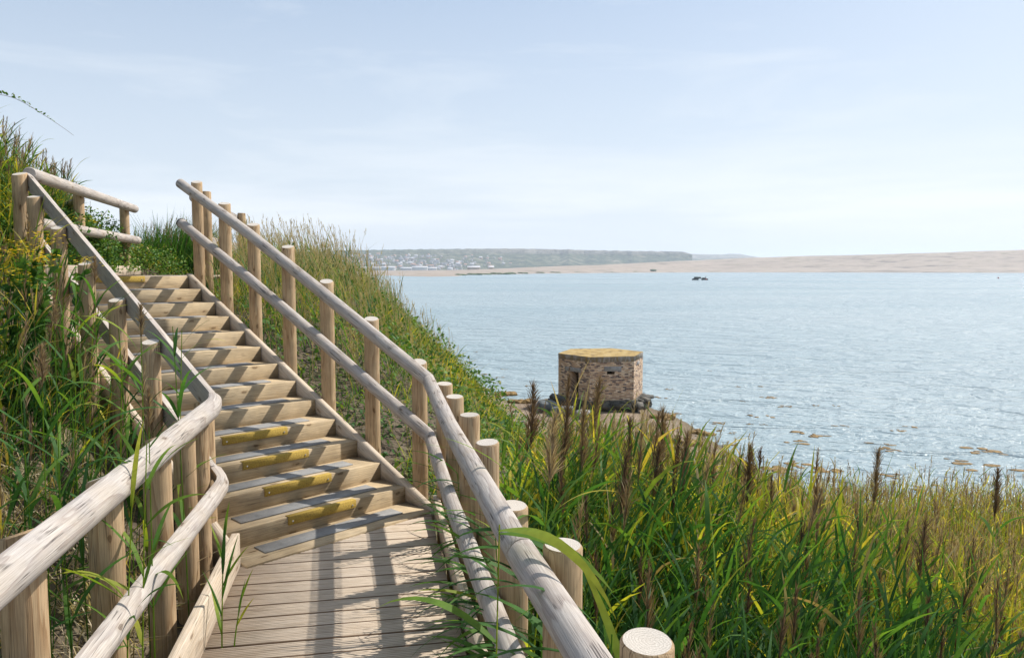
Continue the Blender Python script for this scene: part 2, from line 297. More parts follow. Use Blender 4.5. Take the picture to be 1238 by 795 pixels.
n3 = N('ShaderNodeTexNoise', Scale=.9, Detail=6); L(tcn.outputs['Object'], n3.inputs['Vector'])
pm = N('ShaderNodeMix', data_type='RGBA', blend_type='MULTIPLY'); pm.inputs['Factor'].default_value = .7; L(peb.outputs[0], pm.inputs['A'])
pr = ramp(N, [(.35, (.45, .38, .30)), (.6, (1.05, 1, .95))]); L(n3.outputs[0], pr.inputs[0]); L(pr.outputs[0], pm.inputs['B'])
sx = N('ShaderNodeSeparateXYZ'); L(tcn.outputs['Object'], sx.inputs[0])
ads = N('ShaderNodeMath', operation='MULTIPLY_ADD'); L(n1.outputs[0], ads.inputs[0]); ads.inputs[1].default_value = .8; L(sx.outputs[2], ads.inputs[2])
mr = N('ShaderNodeMapRange'); mr.inputs['From Min'].default_value = -3.3; mr.inputs['From Max'].default_value = -2.9; L(ads.outputs[0], mr.inputs['Value'])
mm = N('ShaderNodeMix', data_type='RGBA'); L(mr.outputs[0], mm.inputs['Factor']); L(pm.outputs['Result'], mm.inputs['A']); L(soil.outputs[0], mm.inputs['B'])
wet = N('ShaderNodeMapRange'); wet.inputs['From Min'].default_value = -4.12; wet.inputs['From Max'].default_value = -4.02; L(sx.outputs[2], wet.inputs['Value'])
wm = N('ShaderNodeMix', data_type='RGBA'); L(wet.outputs[0], wm.inputs['Factor']); wm.inputs['A'].default_value = (.15, .12, .075, 1); L(mm.outputs['Result'], wm.inputs['B'])
L(wm.outputs['Result'], b.inputs['Base Color']); b.inputs['Roughness'].default_value = .9; b.inputs['Specular IOR Level'].default_value = .2
n4 = N('ShaderNodeTexNoise', Scale=30, Detail=6); L(tcn.outputs['Object'], n4.inputs['Vector']); ah = N('ShaderNodeMath', operation='ADD'); L(n4.outputs[0], ah.inputs[0]); L(vo.outputs['Distance'], ah.inputs[1])
bp = N('ShaderNodeBump', Strength=.9, Distance=.04); L(ah.outputs[0], bp.inputs['Height']); L(bp.outputs[0], b.inputs['Normal'])
M['earth'] = m
g_ = mb.build('ground', M['earth'], smooth=True); tag(g_, 'earth bank and brown shingle beach sloping down to the lagoon', 'ground', kind='structure')
# ------------------------------------------------------------------ water
m, t, b, N, L = newmat('water')
tcn = N('ShaderNodeTexCoord')
def wav(scale, stretch, rot, det=3, dist=0.6):
    mp_ = N('ShaderNodeMapping'); mp_.inputs['Rotation'].default_value = (0, 0, R(rot)); mp_.inputs['Scale'].default_value = (stretch, 1, 1); L(tcn.outputs['Object'], mp_.inputs[0])
    n = N('ShaderNodeTexNoise', Scale=scale, Detail=det, Roughness=.55, Distortion=dist); L(mp_.outputs[0], n.inputs['Vector']); return n
n1 = wav(1.15, .5, 24, 4); n2 = wav(.36, .42, 30, 4); n3 = wav(4.2, .6, 12, 3)
a1 = N('ShaderNodeMath', operation='MULTIPLY_ADD'); L(n1.outputs[0], a1.inputs[0]); a1.inputs[1].default_value = .5; L(n2.outputs[0], a1.inputs[2])
a2 = N('ShaderNodeMath', operation='MULTIPLY_ADD'); L(n3.outputs[0], a2.inputs[0]); a2.inputs[1].default_value = .13; L(a1.outputs[0], a2.inputs[2])
bp = N('ShaderNodeBump', Strength=1.0, Distance=1.15); L(a2.outputs[0], bp.inputs['Height']); L(bp.outputs[0], b.inputs['Normal'])
cn = wav(.02, .35, 20, 4); cr = ramp(N, [(.3, (.23, .315, .35)), (.7, (.32, .39, .415))]); L(cn.outputs[0], cr.inputs[0])
L(cr.outputs[0], b.inputs['Base Color']); rn_ = wav(.012, .5, 35, 4); rr0 = ramp(N, [(.35, (.2, .2, .2)), (.65, (.3, .3, .3))]); L(rn_.outputs[0], rr0.inputs[0]); L(rr0.outputs[0], b.inputs['Roughness']); b.inputs['IOR'].default_value = 1.33; b.inputs['Specular IOR Level'].default_value = .27
M['water'] = m
mb = MB(); mb.add([(-9000, -3000, 0), (9000, -3000, 0), (9000, 9000, 0), (-9000, 9000, 0)], [(0, 1, 2, 3)])
wo = mb.build('water', M['water']); wo.location.z = -4.1; tag(wo, 'pale blue rippled lagoon water', 'water', kind='structure')
# ------------------------------------------------------------------ far shore
WZ = -4.1; EYE = 1.8; F = 925.0; VH = 324.6
def az_(u): return (np.asarray(u, float) - 619) / F       # tangent of the bearing
def interp(u, tab): tab = np.array(tab, float); return np.interp(u, tab[:, 0], tab[:, 1])
def farland(name, U, d0, d1, ztop, prof, mat, label, n=26, nrough=1.0, back=300, seed=1, warpd=0):
    """land strip: bearing tangents U, near shore distance d0(U), brow distance d1, brow height; prof maps 0..1 -> 0..1 height"""
    tt = np.linspace(0, 1, n); k = az_(U); rows = []
    for j, t_ in enumerate(tt):
        d = d0 + (d1 - d0) * t_; z = WZ - .3 + (ztop - WZ + .3) * prof(t_, U)
        p = np.stack([k * d, d], -1); z = z + nrough * np.minimum(1, t_ * 6) * (1 if t_ < 1 else 1) * fbm(p, .02, seed) * (.35 + t_)
        rows.append(np.stack([k * d, d, z], -1))
    rows.append(np.stack([k * (d1 + back), d1 + back, ztop * .93], -1)); rows.append(np.stack([k * (d1 + back * 1.4), d1 + back * 1.4, ztop * 0 - 8], -1))
    A = np.array(rows); mb = MB(); v, f = gridmesh(A[..., 0], A[..., 1], A[..., 2]); mb.add(v, f)
    o = mb.build(name, mat, smooth=True); tag(o, label, 'land', kind='structure'); return A
U = np.linspace(300, 1750, 260)
M['shingle'] = noisemat('shingle', [(.34, (.13, .105, .08)), (.46, (.29, .235, .19)), (.56, (.35, .285, .23)), (.62, (.21, .17, .12)), (.7, (.12, .11, .06))], scale=.05, detail=9, coord='Object', bump=.2, bscale=.5, bdist=.5, stretch=(.35, 1, 6))
M['sand'] = noisemat('spit_sand', [(.32, (.20, .19, .11)), (.5, (.46, .34, .23)), (.75, (.56, .42, .30))], scale=.02, detail=8, bump=.2, bscale=.5, bdist=.5, stretch=(.25, 1, 4))
shore_v = [(300, 341), (440, 338.6), (520, 336), (552, 334.4), (562, 332.8), (600, 332), (660, 330.6), (760, 329.7), (860, 329.2), (1000, 329.3), (1238, 329.8), (1500, 331), (1750, 333)]
d0 = (EYE - WZ) * F / (interp(U, shore_v) - VH)
crest_v = [(300, 328), (440, 328), (540, 327), (620, 324.5), (680, 321.5), (760, 318.5), (840, 315), (900, 311.5), (960, 309.6), (1040, 308.4), (1100, 306.5), (1180, 304), (1238, 302), (1330, 299), (1500, 297), (1750, 296)]
d1 = np.maximum(d0 + 210, 1180); zc = EYE + (VH - interp(U, crest_v)) / F * d1
def pbank(t_, U_): return np.interp(t_, [0, .03, .12, .35, .6, .85, 1], [0, .06, .13, .22, .55, .9, 1.0])
farland('shingle_bank', U, d0, d1, zc, pbank, M['shingle'], 'long pink shingle bank across the lagoon', seed=5, nrough=.7)
# sand spit in front of the town
Us = np.linspace(300, 575, 60); ds = (EYE - WZ) * F / (interp(Us, shore_v) - VH)
# hills
m, t, b, N, L = newmat('hill')
tcn = N('ShaderNodeTexCoord'); sx = N('ShaderNodeSeparateXYZ'); L(tcn.outputs['Object'], sx.inputs[0])
n1 = N('ShaderNodeTexNoise', Scale=.022, Detail=9, Roughness=.75); L(tcn.outputs['Object'], n1.inputs['Vector'])
gr = ramp(N, [(.36, (.012, .03, .012)), (.48, (.04, .065, .028)), (.56, (.12, .13, .07)), (.66, (.30, .26, .19))]); L(n1.outputs[0], gr.inputs[0])
mps = N('ShaderNodeMapping'); mps.inputs['Scale'].default_value = (1, .3, 3.2); L(tcn.outputs['Object'], mps.inputs[0])
n2 = N('ShaderNodeTexNoise', Scale=.035, Detail=8, Roughness=.7); L(mps.outputs[0], n2.inputs['Vector'])
rk = ramp(N, [(.35, (.07, .07, .06)), (.65, (.34, .31, .26))]); L(n2.outputs[0], rk.inputs[0])
mr = N('ShaderNodeMapRange'); mr.inputs['From Min'].default_value = 50; mr.inputs['From Max'].default_value = 60; L(sx.outputs[2], mr.inputs['Value'])
xr = N('ShaderNodeMapRange'); xr.inputs['From Min'].default_value = -330; xr.inputs['From Max'].default_value = 60; L(sx.outputs[0], xr.inputs['Value'])
ml = N('ShaderNodeMath', operation='MULTIPLY'); L(mr.outputs[0], ml.inputs[0]); L(xr.outputs[0], ml.inputs[1])
mm = N('ShaderNodeMix', data_type='RGBA'); L(ml.outputs[0], mm.inputs['Factor']); L(gr.outputs[0], mm.inputs['A']); L(rk.outputs[0], mm.inputs['B'])
L(mm.outputs['Result'], b.inputs['Base Color']); b.inputs['Roughness'].default_value = .95; b.inputs['Specular IOR Level'].default_value = .1
bp = N('ShaderNodeBump', Strength=1, Distance=22); L(n2.outputs[0], bp.inputs['Height']); L(bp.outputs[0], b.inputs['Normal'])
M['hill'] = m
Uh = np.linspace(240, 836, 300)
hv = interp(Uh, [(240, 306), (400, 303.5), (440, 302.4), (500, 301.6), (560, 300.9), (620, 300.6), (660, 301.2), (700, 302.3), (760, 303.4), (815, 304.0), (826, 304.6), (834, 307)])
hv = hv + .35 * fbm(Uh[:, None], .35, 8) + .2 * fbm(Uh[:, None], 1.1, 9)
dh1 = np.full(len(Uh), 2900.0); zh = EYE + (VH - hv) / F * dh1
def phill(t_, U_):
    flat = np.interp(U_, [420, 600, 680], [1, .4, 0])
    a = np.interp(t_, [0, .1, .5, .8, .93, 1], [0, .04, .38, .78, .93, 1]); c_ = np.interp(t_, [0, .1, .45, .74, .80, 1], [0, .06, .36, .70, .97, 1])
    return a * flat + c_ * (1 - flat)
dh0 = interp(Uh, [(240, 1900), (450, 1900), (600, 2150), (700, 2350), (834, 2500)])
# gullies on the scree slope
HA = None
tt = np.linspace(0, 1, 44); k = az_(Uh); rows = []
for t_ in tt:
    gul = fbm(np.stack([Uh, np.full(len(Uh), t_ * 3)], -1), .12, 12) * 60 * np.sin(np.pi * min(t_ * 1.05, 1)) + fbm(np.stack([Uh, np.full(len(Uh), t_ * 2)], -1), .4, 13) * 22 * np.sin(np.pi * min(t_, 1))
    d = dh0 + (dh1 - dh0) * t_ + gul
    z = WZ + 1 + (zh - WZ - 1) * phill(t_, Uh)
    rows.append(np.stack([k * d, d, z], -1))
rows.append(np.stack([k * 3600, np.full(len(k), 3600.), zh * .96], -1)); rows.append(np.stack([k * 3700, np.full(len(k), 3700.), zh * 0 - 8], -1))
A = np.array(rows); HILL = A
mb = MB(); v, f = gridmesh(A[..., 0], A[..., 1], A[..., 2]); mb.add(v, f)
o = mb.build('headland_hill', M['hill'], smooth=True); tag(o, 'long flat-topped headland with scree slopes beyond the lagoon', 'hill', kind='structure')
U2 = np.linspace(800, 960, 70); v2 = interp(U2, [(800, 308), (840, 307.2), (872, 308.0), (880, 307), (893, 307.2), (905, 309.2), (930, 313), (960, 320)]) + .25 * fbm(U2[:, None], .5, 3)
d2 = np.full(70, 4300.); farland('far_hill', U2, d2 - 700, d2, EYE + (VH - v2) / F * d2, lambda t_, u: np.interp(t_, [0, .3, .7, 1], [0, .45, .85, 1]), M['hill'], 'low faint point of land beyond the headland', n=12, seed=9)
# houses of the town, each its own object
def hill_z(u, dd):
    i = np.argmin(abs(Uh - u)); col = HILL[:, i]; o = np.argsort(col[:-2, 1]); return float(np.interp(dd, col[:-2, 1][o], col[:-2, 2][o]))
def house_mesh(w_, d_, h_, rh):
    mb = MB(); x, y = w_ / 2, d_ / 2
    mb.add([(-x, -y, -3), (x, -y, -3), (x, y, -3), (-x, y, -3), (-x, -y, h_), (x, -y, h_), (x, y, h_), (-x, y, h_), (-x, 0, h_ + rh), (x, 0, h_ + rh)],
           [(0, 1, 5, 4), (2, 3, 7, 6), (1, 2, 6, 9, 5), (3, 0, 4, 8, 7)])
    e = .5
    rv = [(-x - e, -y - e, h_ - .2), (x + e, -y - e, h_ - .2), (x + e, 0, h_ + rh + .2), (-x - e, 0, h_ + rh + .2), (x + e, y + e, h_ - .2), (-x - e, y + e, h_ - .2)]
    mr_ = MB(); mr_.add(rv, [(0, 1, 2, 3), (3, 2, 4, 5), (0, 3, 5), (1, 4, 2)])
    return mb, mr_
hw = [noisemat('house_wall_' + n_, [(.3, c_), (.7, tuple(q * 1.1 for q in c_))], scale=.2) for n_, c_ in (('white', (.46, .45, .43)), ('cream', (.38, .34, .28)), ('grey', (.38, .37, .36)), ('brick', (.36, .24, .18)))]
hr = [noisemat('house_roof_' + n_, [(.3, c_), (.7, tuple(q * 1.15 for q in c_))], scale=.2) for n_, c_ in (('slate', (.14, .15, .17)), ('tile', (.30, .17, .12)), ('pale', (.42, .42, .44)))]
HN = ['white', 'cream', 'grey', 'brick-coloured']; RN = ['slate grey', 'brown tiled', 'pale']
protos = {}
def house(x, y, z, a, wi, ri, s):
    key = (wi, ri)
    if key not in protos:
        root = empty('house', (0, 0, 0)); m1, m2 = house_mesh(13, 8, 6, 3.2)
        m1.build('wall', hw[wi], root); m2.build('roof', hr[ri], root); protos[key] = root; r_ = root
    else:
        src = protos[key]; r_ = src.copy(); COL.objects.link(r_)
        for ch in src.children:
            c = ch.copy(); COL.objects.link(c); c.parent = r_
    r_.location = (x, y, z); r_.rotation_euler = (0, 0, a); r_.scale = (s, s, s)
    tag(r_, 'tiny far %s house with %s roof in the hillside town across the lagoon' % (HN[wi], RN[ri]), 'house', 'houses of the town on the far hillside')
for i in range(270):
    u = random.triangular(395, 640, 470) if i % 3 else random.uniform(400, 560)
    lo = 1950 if u < 560 else 2200; dd = random.uniform(lo, 2620)
    z = hill_z(u, dd); house(az_(u) * dd, dd, z - .5, random.choice([0, 0, .3, -.3, 1.57, 1.2]), random.choice([0, 0, 0, 1, 1, 2, 3]), random.choice([0, 0, 1, 2]), random.uniform(.45, .95))
for i, (u, dd, w_, h_, c_) in enumerate([(508, 1750, 34, 8, 0), (492, 1820, 26, 6, 2), (470, 1760, 30, 8, 0), (455, 1850, 26, 7, 1), (440, 1790, 24, 7, 0), (523, 1900, 22, 6, 2), (573, 1250, 20, 3, 1), (594, 1210, 8, 3, 1)]):
    root = empty('warehouse', (az_(u) * dd, dd, -3 if dd > 1300 else 1)); m1, m2 = house_mesh(w_, 14, h_, 2)
    for q in m1.v: q += np.array(root.location)
    for q in m2.v: q += np.array(root.location)
    m1.build('wall', hw[c_], root, root.location); m2.build('roof', hr[2], root, root.location)
    tag(root, ['widest pale shed by the town harbour', 'grey shed behind the widest pale harbour shed', 'long white shed left of the harbour', 'cream shed between two white sheds at the harbour', 'leftmost white shed at the harbour', 'grey shed right of the harbour', 'low cream beach building at the root of the shingle bank', 'smallest cream hut at the root of the shingle bank'][i], 'building')
# scattered far shrubs along the bank foot
def rock_mesh(mb, c, s, seed, n=10, flat=.6, jag=.3):
    ph = np.linspace(0, np.pi, n); thh = np.linspace(0, 2 * np.pi, 2 * n, endpoint=False)
    P, T = np.meshgrid(ph, thh, indexing='ij'); d = np.stack([np.sin(P) * np.cos(T), np.sin(P) * np.sin(T), np.cos(P)], -1)
    r_ = 1 + jag * fbm(d.reshape(-1, 3), 2.2, seed).reshape(P.shape); p = d * r_[..., None] * np.array(s) * np.array((1, 1, flat)) + np.array(c)
    i = np.arange(P.size).reshape(P.shape); i2 = np.roll(i, -1, 1)
    f = np.stack([i[:-1], i[1:], i2[1:], i2[:-1]], -1).reshape(-1, 4); mb.add(p.reshape(-1, 3), f)
M['farbush'] = noisemat('far_bush', [(.3, (.03, .06, .02)), (.7, (.10, .14, .05))], scale=.3)
for i, (u, v_, s_) in enumerate([(560, 331.5, 5), (572, 331, 6), (588, 331, 6), (604, 330.3, 7), (620, 329.8, 6), (634, 329.5, 5), (655, 329.2, 5), (672, 329, 6), (700, 328.6, 4), (735, 328.7, 5), (765, 328.1, 5), (790, 326, 6), (834, 328.2, 5), (853, 328.4, 3), (880, 328.5, 5), (900, 328.4, 3), (942, 328.4, 4), (985, 328.3, 6), (1022, 328.3, 4), (1134, 328.3, 6), (1150, 328.5, 5), (1105, 328.4, 4), (1185, 328.6, 5), (1215, 328.4, 4), (1230, 328.6, 3)]):
    dd = float(interp(u, np.stack([U, d0], -1))) + 25
    mb = MB(); z_ = EYE - (v_ - VH) / F * dd
    for q in range(4): rock_mesh(mb, (az_(u) * dd + random.uniform(-s_, s_), dd + random.uniform(-2, 2), z_ - .8), (s_ * .7, s_ * .6, s_ * .38), i * 7 + q, n=7)
    o = mb.build('shrub', M['farbush'], loc=(az_(u) * dd, dd, z_ - 1)); tag(o, 'low dark shrub far off at the foot of the shingle bank', 'shrub', 'far shrubs along the foot of the shingle bank')
# ------------------------------------------------------------------ haze
hz = MB(); x0, x1, y0, y1, z0, z1 = -9200, 9200, -3200, 9200, -9.2, 120
hz.add([(x0, y0, z0), (x1, y0, z0), (x1, y1, z0), (x0, y1, z0), (x0, y0, z1), (x1, y0, z1), (x1, y1, z1), (x0, y1, z1)], [(0, 3, 2, 1), (4, 5, 6, 7), (0, 1, 5, 4), (1, 2, 6, 5), (2, 3, 7, 6), (3, 0, 4, 7)])
hm = bpy.data.materials.new('haze'); hm.use_nodes = True; ht = hm.node_tree; ht.nodes.clear(); ho = ht.nodes.new('ShaderNodeOutputMaterial'); hv_ = ht.nodes.new('ShaderNodeVolumePrincipled')
hv_.inputs['Color'].default_value = (.80, .88, 1, 1); hv_.inputs['Density'].default_value = .00017; hv_.inputs['Anisotropy'].default_value = .2
ht.links.new(hv_.outputs[0], ho.inputs['Volume'])
o = hz.build('haze', hm); tag(o, 'pale summer haze over the lagoon', 'haze', kind='stuff')
# ------------------------------------------------------------------ timber
def rot_rand(): return random.uniform(0, 6.28)
def log(mb, path, rad, flat_to=None, nseg=14, nside=26, wob=.03, taper=0, seed=None, cutflat=-.35, bevel=.008, cap=True, tilt=None, sm=6):
    """round (or, with flat_to, one side planed flat) log along a path of 3D points"""
    seed = seed if seed is not None else random.randrange(9999)
    path = np.array(path, float); seg = np.linalg.norm(np.diff(path, axis=0), axis=1); s_ = np.concatenate([[0], np.cumsum(seg)]); Ltot = s_[-1]
    ss = np.concatenate([[0, bevel], np.linspace(bevel, Ltot - bevel, nseg)[1:-1], [Ltot - bevel, Ltot]])
    if len(path) > 2:      # soften the bends
        fine = np.linspace(0, Ltot, 60); P = np.stack([np.interp(fine, s_, path[:, i]) for i in range(3)], -1)
        for _ in range(sm): P[1:-1] = (P[:-2] + 2 * P[1:-1] + P[2:]) / 4
        C = np.stack([np.interp(ss, fine, P[:, i]) for i in range(3)], -1)
    else: C = path[0] + (path[1] - path[0]) * (ss / Ltot)[:, None]
    T = np.gradient(C, axis=0); T /= np.linalg.norm(T, axis=1)[:, None]
    ref = np.array((1, 0, 0)) if flat_to is None else np.array(flat_to, float)
    O = ref[None] - (T @ ref)[:, None] * T; O /= np.linalg.norm(O, axis=1)[:, None]; Uv = np.cross(T, O)
    an = np.linspace(0, 2 * np.pi, nside, endpoint=False)
    r_ = np.full((len(ss), nside), rad) * (1 - taper * (ss / Ltot))[:, None]
    cyl = np.stack([np.broadcast_to(np.cos(an), r_.shape), np.broadcast_to(np.sin(an), r_.shape), np.broadcast_to((ss * 1.0)[:, None], r_.shape)], -1)
    r_ = r_ * (1 + wob * fbm(cyl.reshape(-1, 3) * np.array((.7, .7, 1.6)), 2.2, seed).reshape(r_.shape))
    r_[0] -= bevel * .8; r_[-1] -= bevel * .8
    cx_ = np.cos(an) * r_; cy_ = np.sin(an) * r_
    if flat_to is not None: cx_ = np.minimum(cx_, -cutflat * rad)
    V = C[:, None] + O[:, None] * cx_[..., None] + Uv[:, None] * cy_[..., None]
    if tilt is not None:
        for row in (-1, -2, -3): V[row, :, 2] -= (V[row, :, 0] - C[row, 0]) * tilt[0] + (V[row, :, 1] - C[row, 1]) * tilt[1]
    off = np.array([random.uniform(-.012, .012), random.uniform(-.012, .012), random.uniform(0, 30)])
    Wd = np.stack([cx_, cy_, np.broadcast_to(ss[:, None], cx_.shape)], -1) + off
    uv = np.stack([np.broadcast_to(an * rad, cx_.shape) + off[2] * .37, np.broadcast_to(ss[:, None], cx_.shape) + off[2]], -1)
    i = np.arange(V.shape[0] * nside).reshape(-1, nside); i2 = np.roll(i, -1, 1)
    f = np.stack([i[:-1], i2[:-1], i2[1:], i[1:]], -1).reshape(-1, 4)
    n0 = mb.n; mb.add(V.reshape(-1, 3), f, 0, 0, Wd.reshape(-1, 3), uv.reshape(-1, 2))
    if cap:
        for row, rev in ((0, True), (V.shape[0] - 1, False)):
            idx = i[row][::-1] if rev else i[row]
            vv = V[row]; mb.add(vv, [tuple(range(nside))[::-1] if rev else tuple(range(nside))], 0 if (rev or tilt is None) else 1, 0, Wd[row], uv[row] * 0 + off[2])
def board(mb, a, b_, w_, h_, up=(0, 0, 1), grain=True, mat=0, ch=.004, nseg=1):
    """squared timber from a to b: w_ across, h_ in the 'up' direction, centred on the line; small chamfer"""
    a = np.array(a, float); b_ = np.array(b_, float); T = b_ - a; Ln = np.linalg.norm(T); T /= Ln
    up = np.array(up, float); up -= T * (T @ up); up /= np.linalg.norm(up); S = np.cross(T, up)
    x, y = w_ / 2, h_ / 2
    pr_ = [(-x + ch, -y), (x - ch, -y), (x, -y + ch), (x, y - ch), (x - ch, y), (-x + ch, y), (-x, y - ch), (-x, -y + ch)]
    n = len(pr_); off = np.array([random.uniform(.03, .09) * random.choice([-1, 1]), random.uniform(.0, .07), random.uniform(0, 30)])
    per = np.concatenate([[0], np.cumsum([math.dist(pr_[i], pr_[(i + 1) % n]) for i in range(n - 1)])])
    V = []; Wd = []; uv = []
    for s_ in (0, Ln):
        for j, (p, q) in enumerate(pr_):
            V.append(a + T * s_ + S * p + up * q); Wd.append((p + off[0], q + off[1], s_ + off[2])); uv.append((per[j] + off[2] * .3, s_ + off[2]))
    fs = [(j, (j + 1) % n, (j + 1) % n + n, j + n) for j in range(n)] + [tuple(range(n))[::-1], tuple(range(n, 2 * n))]
    # flat shading needs split vertices only by face, fine as polygons
    mb.add(V, fs, mat, 0, Wd, uv)
def build_log(name, path, rad, mat, parent, flat_to=None, **k):
    mb = MB(); log(mb, path, rad, flat_to, **k); o = mb.build(name, mat, parent, loc=tuple(path[0]), smooth=True, uv=True)
    o.data.set_sharp_from_angle(angle=R(40)); return o
def build_board(name, a, b_, w_, h_, mat, parent, up=(0, 0, 1), **k):
    mb = MB(); board(mb, a, b_, w_, h_, up, **k); return mb.build(name, mat, parent, loc=tuple(a), uv=True)
TH = 2.3803; D = np.array([math.cos(TH), math.sin(TH), 0]); NL = np.array([-math.sin(TH), -math.cos(TH) * -1, 0]); NL = np.array([-D[1], D[0], 0])
if NL[0] > 0: NL = -NL          # towards the left side of the stairs, nearer the camera
G, RI = .3103, .132; P1 = np.array([-.82, 5.7615, 0])
def st(s_, n_, z_): return P1 + D * (G * s_) + NL * n_ + np.array([0, 0, z_])   # s_ in steps from the first nosing, n_ metres to the left
WID = 1.44
# stairs
stairs = empty('staircase', tuple(st(0, WID / 2, 0)), 'wooden staircase of thirteen sleeper steps climbing the bank to the left', 'stairs')
for k in range(0, 14):
    z = RI * k; nose = k - 1
    if k > 0:
        build_board('riser', st(nose, .002, z - RI / 2 - .012) + D * .023, st(nose, WID - .002, z - RI / 2 - .012) + D * .023, .046, RI + .024, M['step'], stairs)
        dep = G - .047 if k < 13 else .28
        build_board('tread', st(nose, .001, z - .0195) + D * (dep / 2 + .047), st(nose, WID - .001, z - .0195) + D * (dep / 2 + .047), dep, .036, M['step'], stairs)
    else:
        build_board('tread', st(nose, .012, -.012) + D * (G / 2), st(nose, WID + .02, -.012) + D * (G / 2), G + .02, .05, M['step'], stairs)
    if k < 13:
        zz = z + (.0135 if k == 0 else 0) + .003
        a = st(nose + .56, .19, zz); c = st(nose + .56, 1.28, zz)
        build_board('grit_strip', a, c, .145, .009, M['grit'], stairs, ch=.001)
    if k in (1, 2, 3, 4, 13):
        a = st(nose, .46, z - .024) - D * .006; c = st(nose, 1.0, z - .024) - D * .006
        mb = MB(); board(mb, a, c, .014, .060, ch=.003)
        board(mb, st(nose, .46, z + .0025) + D * .012, st(nose, 1.0, z + .0025) + D * .012, .045, .006, ch=.002)
        ys = mb.build('nosing_strip', M['yellow'], stairs, loc=tuple(a), uv=True)
        for nn in (.49, .97):
            mb = MB(); q = st(nose, nn, z - .030) - D * .014
            log(mb, [q + D * .004, q - D * .002], .006, nseg=2, nside=8, bevel=.001, wob=0); so = mb.build('screw', M['steel'], ys, loc=tuple(q))
            so.location = Vector(q) - Vector(a)
for side in (0, 1):
    nn = -.03 if side == 0 else WID + .03
    mb = MB(); s0, s1 = (-1.02 if side == 0 else -.35), 12.15; hh = .24; zt = lambda s_: RI * (s_ + 1) + .012
    V = []
    for dn in (-.026, .026):
        V += [st(s0, nn + dn, -.09), st(s0, nn + dn, max(.004, zt(s0))), st(s1, nn + dn, zt(s1)), st(s1, nn + dn, zt(s1) - hh), st(s0 + 1.5, nn + dn, -.10)]
    n = 5; off = np.array([.05, .05, 3 + side * 9])
    Wd = [((i // n) * .05 + off[0], (v_[2] - RI * ((np.dot(v_ - P1, D) / G) + 1)) + off[1], np.dot(v_ - P1, D) * 1.1 + off[2]) for i, v_ in enumerate(np.array(V))]
    uv = [(w_[1] + w_[0], w_[2]) for w_ in Wd]
    mb.add(V, [(0, 1, 2, 3, 4), (9, 8, 7, 6, 5), (0, 5, 6, 1), (1, 6, 7, 2), (2, 7, 8, 3), (3, 8, 9, 4), (4, 9, 5, 0)], 0, 0, Wd, uv)
    mb.build('stringer', M['kerb'], stairs, loc=tuple(V[0]), uv=True)
# lower boardwalk of grooved boards
PD = np.array([.184, -.983, 0]); PD /= np.linalg.norm(PD); PN = np.array([.983, .184, 0]); PN /= np.linalg.norm(PN)
def dk(t_, a_, z_): # t_ metres towards the camera from the corner, a_ metres to the right
    return np.array([-.613, 5.607, 0]) + PD * t_ + PN * a_ + np.array([0, 0, z_])
deck = empty('boardwalk', tuple(dk(2, -.6, 0)), 'lower boardwalk of grooved boards between the fences at the foot of the stairs', 'boardwalk')
def plank(a, b_, w_, h_, parent):
    a = np.array(a, float); b_ = np.array(b_, float); T = b_ - a; Ln = np.linalg.norm(T); T /= Ln; up = np.array((0, 0, 1.)); S = np.cross(T, up)
    top = []; ng = 8; gd = .0055
    for i in range(ng):
        x0_ = -w_ / 2 + .004 + i * (w_ - .008) / ng; p = (w_ - .008) / ng
        top += [(x0_, h_ / 2 - gd), (x0_ + p * .16, h_ / 2 - gd), (x0_ + p * .30, h_ / 2), (x0_ + p * .74, h_ / 2), (x0_ + p * .88, h_ / 2 - gd)]
    pr_ = [(-w_ / 2, h_ / 2 - .006)] + top + [(w_ / 2, h_ / 2 - .006), (w_ / 2, -h_ / 2), (-w_ / 2, -h_ / 2)]
    pr_ = pr_[::-1]; n = len(pr_); off = np.array([random.uniform(.03, .09), random.uniform(.0, .07), random.uniform(0, 30)])
    V = []; Wd = []; uv = []; rv = []
    for s_ in (0, Ln):
        for j, (p, q) in enumerate(pr_): V.append(a + T * s_ + S * p + up * q); Wd.append((p + off[0], q + off[1], s_ + off[2])); uv.append((p + off[0], s_ + off[2])); rv.append(1. if q < h_ / 2 - .003 else 0.)
    mb = MB(); mb.add(V, [(j, (j + 1) % n, (j + 1) % n + n, j + n) for j in range(n)] + [tuple(range(n))[::-1], tuple(range(n, 2 * n))], 0, np.array(rv), Wd, uv)
    return mb.build('plank', M['plank'], parent, loc=tuple(a), uv=True)
PW = .141
for i in range(46):
    t_ = .06 + i * .1475; zz = -.014 + random.uniform(-.0012, .0012)
    right = .0 + .02 * 0
    left = -1.22 - (.0 if t_ > .9 else 0)
    plank(dk(t_, left + random.uniform(-.008, .008), zz), dk(t_, -.004 + random.uniform(-.004, .008), zz), PW, .028, deck)
for a_ in (-.12, -.62, -1.10): build_board('joist', dk(.4, a_, -.11), dk(6.6, a_, -.11), .05, .14, M['step'], deck)
kr = [(dk(-.02, .045, .03), dk(2.35, .045, .03)), (dk(2.36, .045, .03), dk(6.7, .045, .03))]
for a, c in kr: build_board('kerb_board', a, c, .048, .15, M['kerb'], deck)
build_board('kerb_board', dk(.86, -1.245, .06), dk(3.6, -1.245, .06), .048, .28, M['kerb'], deck); build_board('kerb_board', dk(3.605, -1.245, .06), dk(6.7, -1.245, .06), .048, .28, M['kerb'], deck)
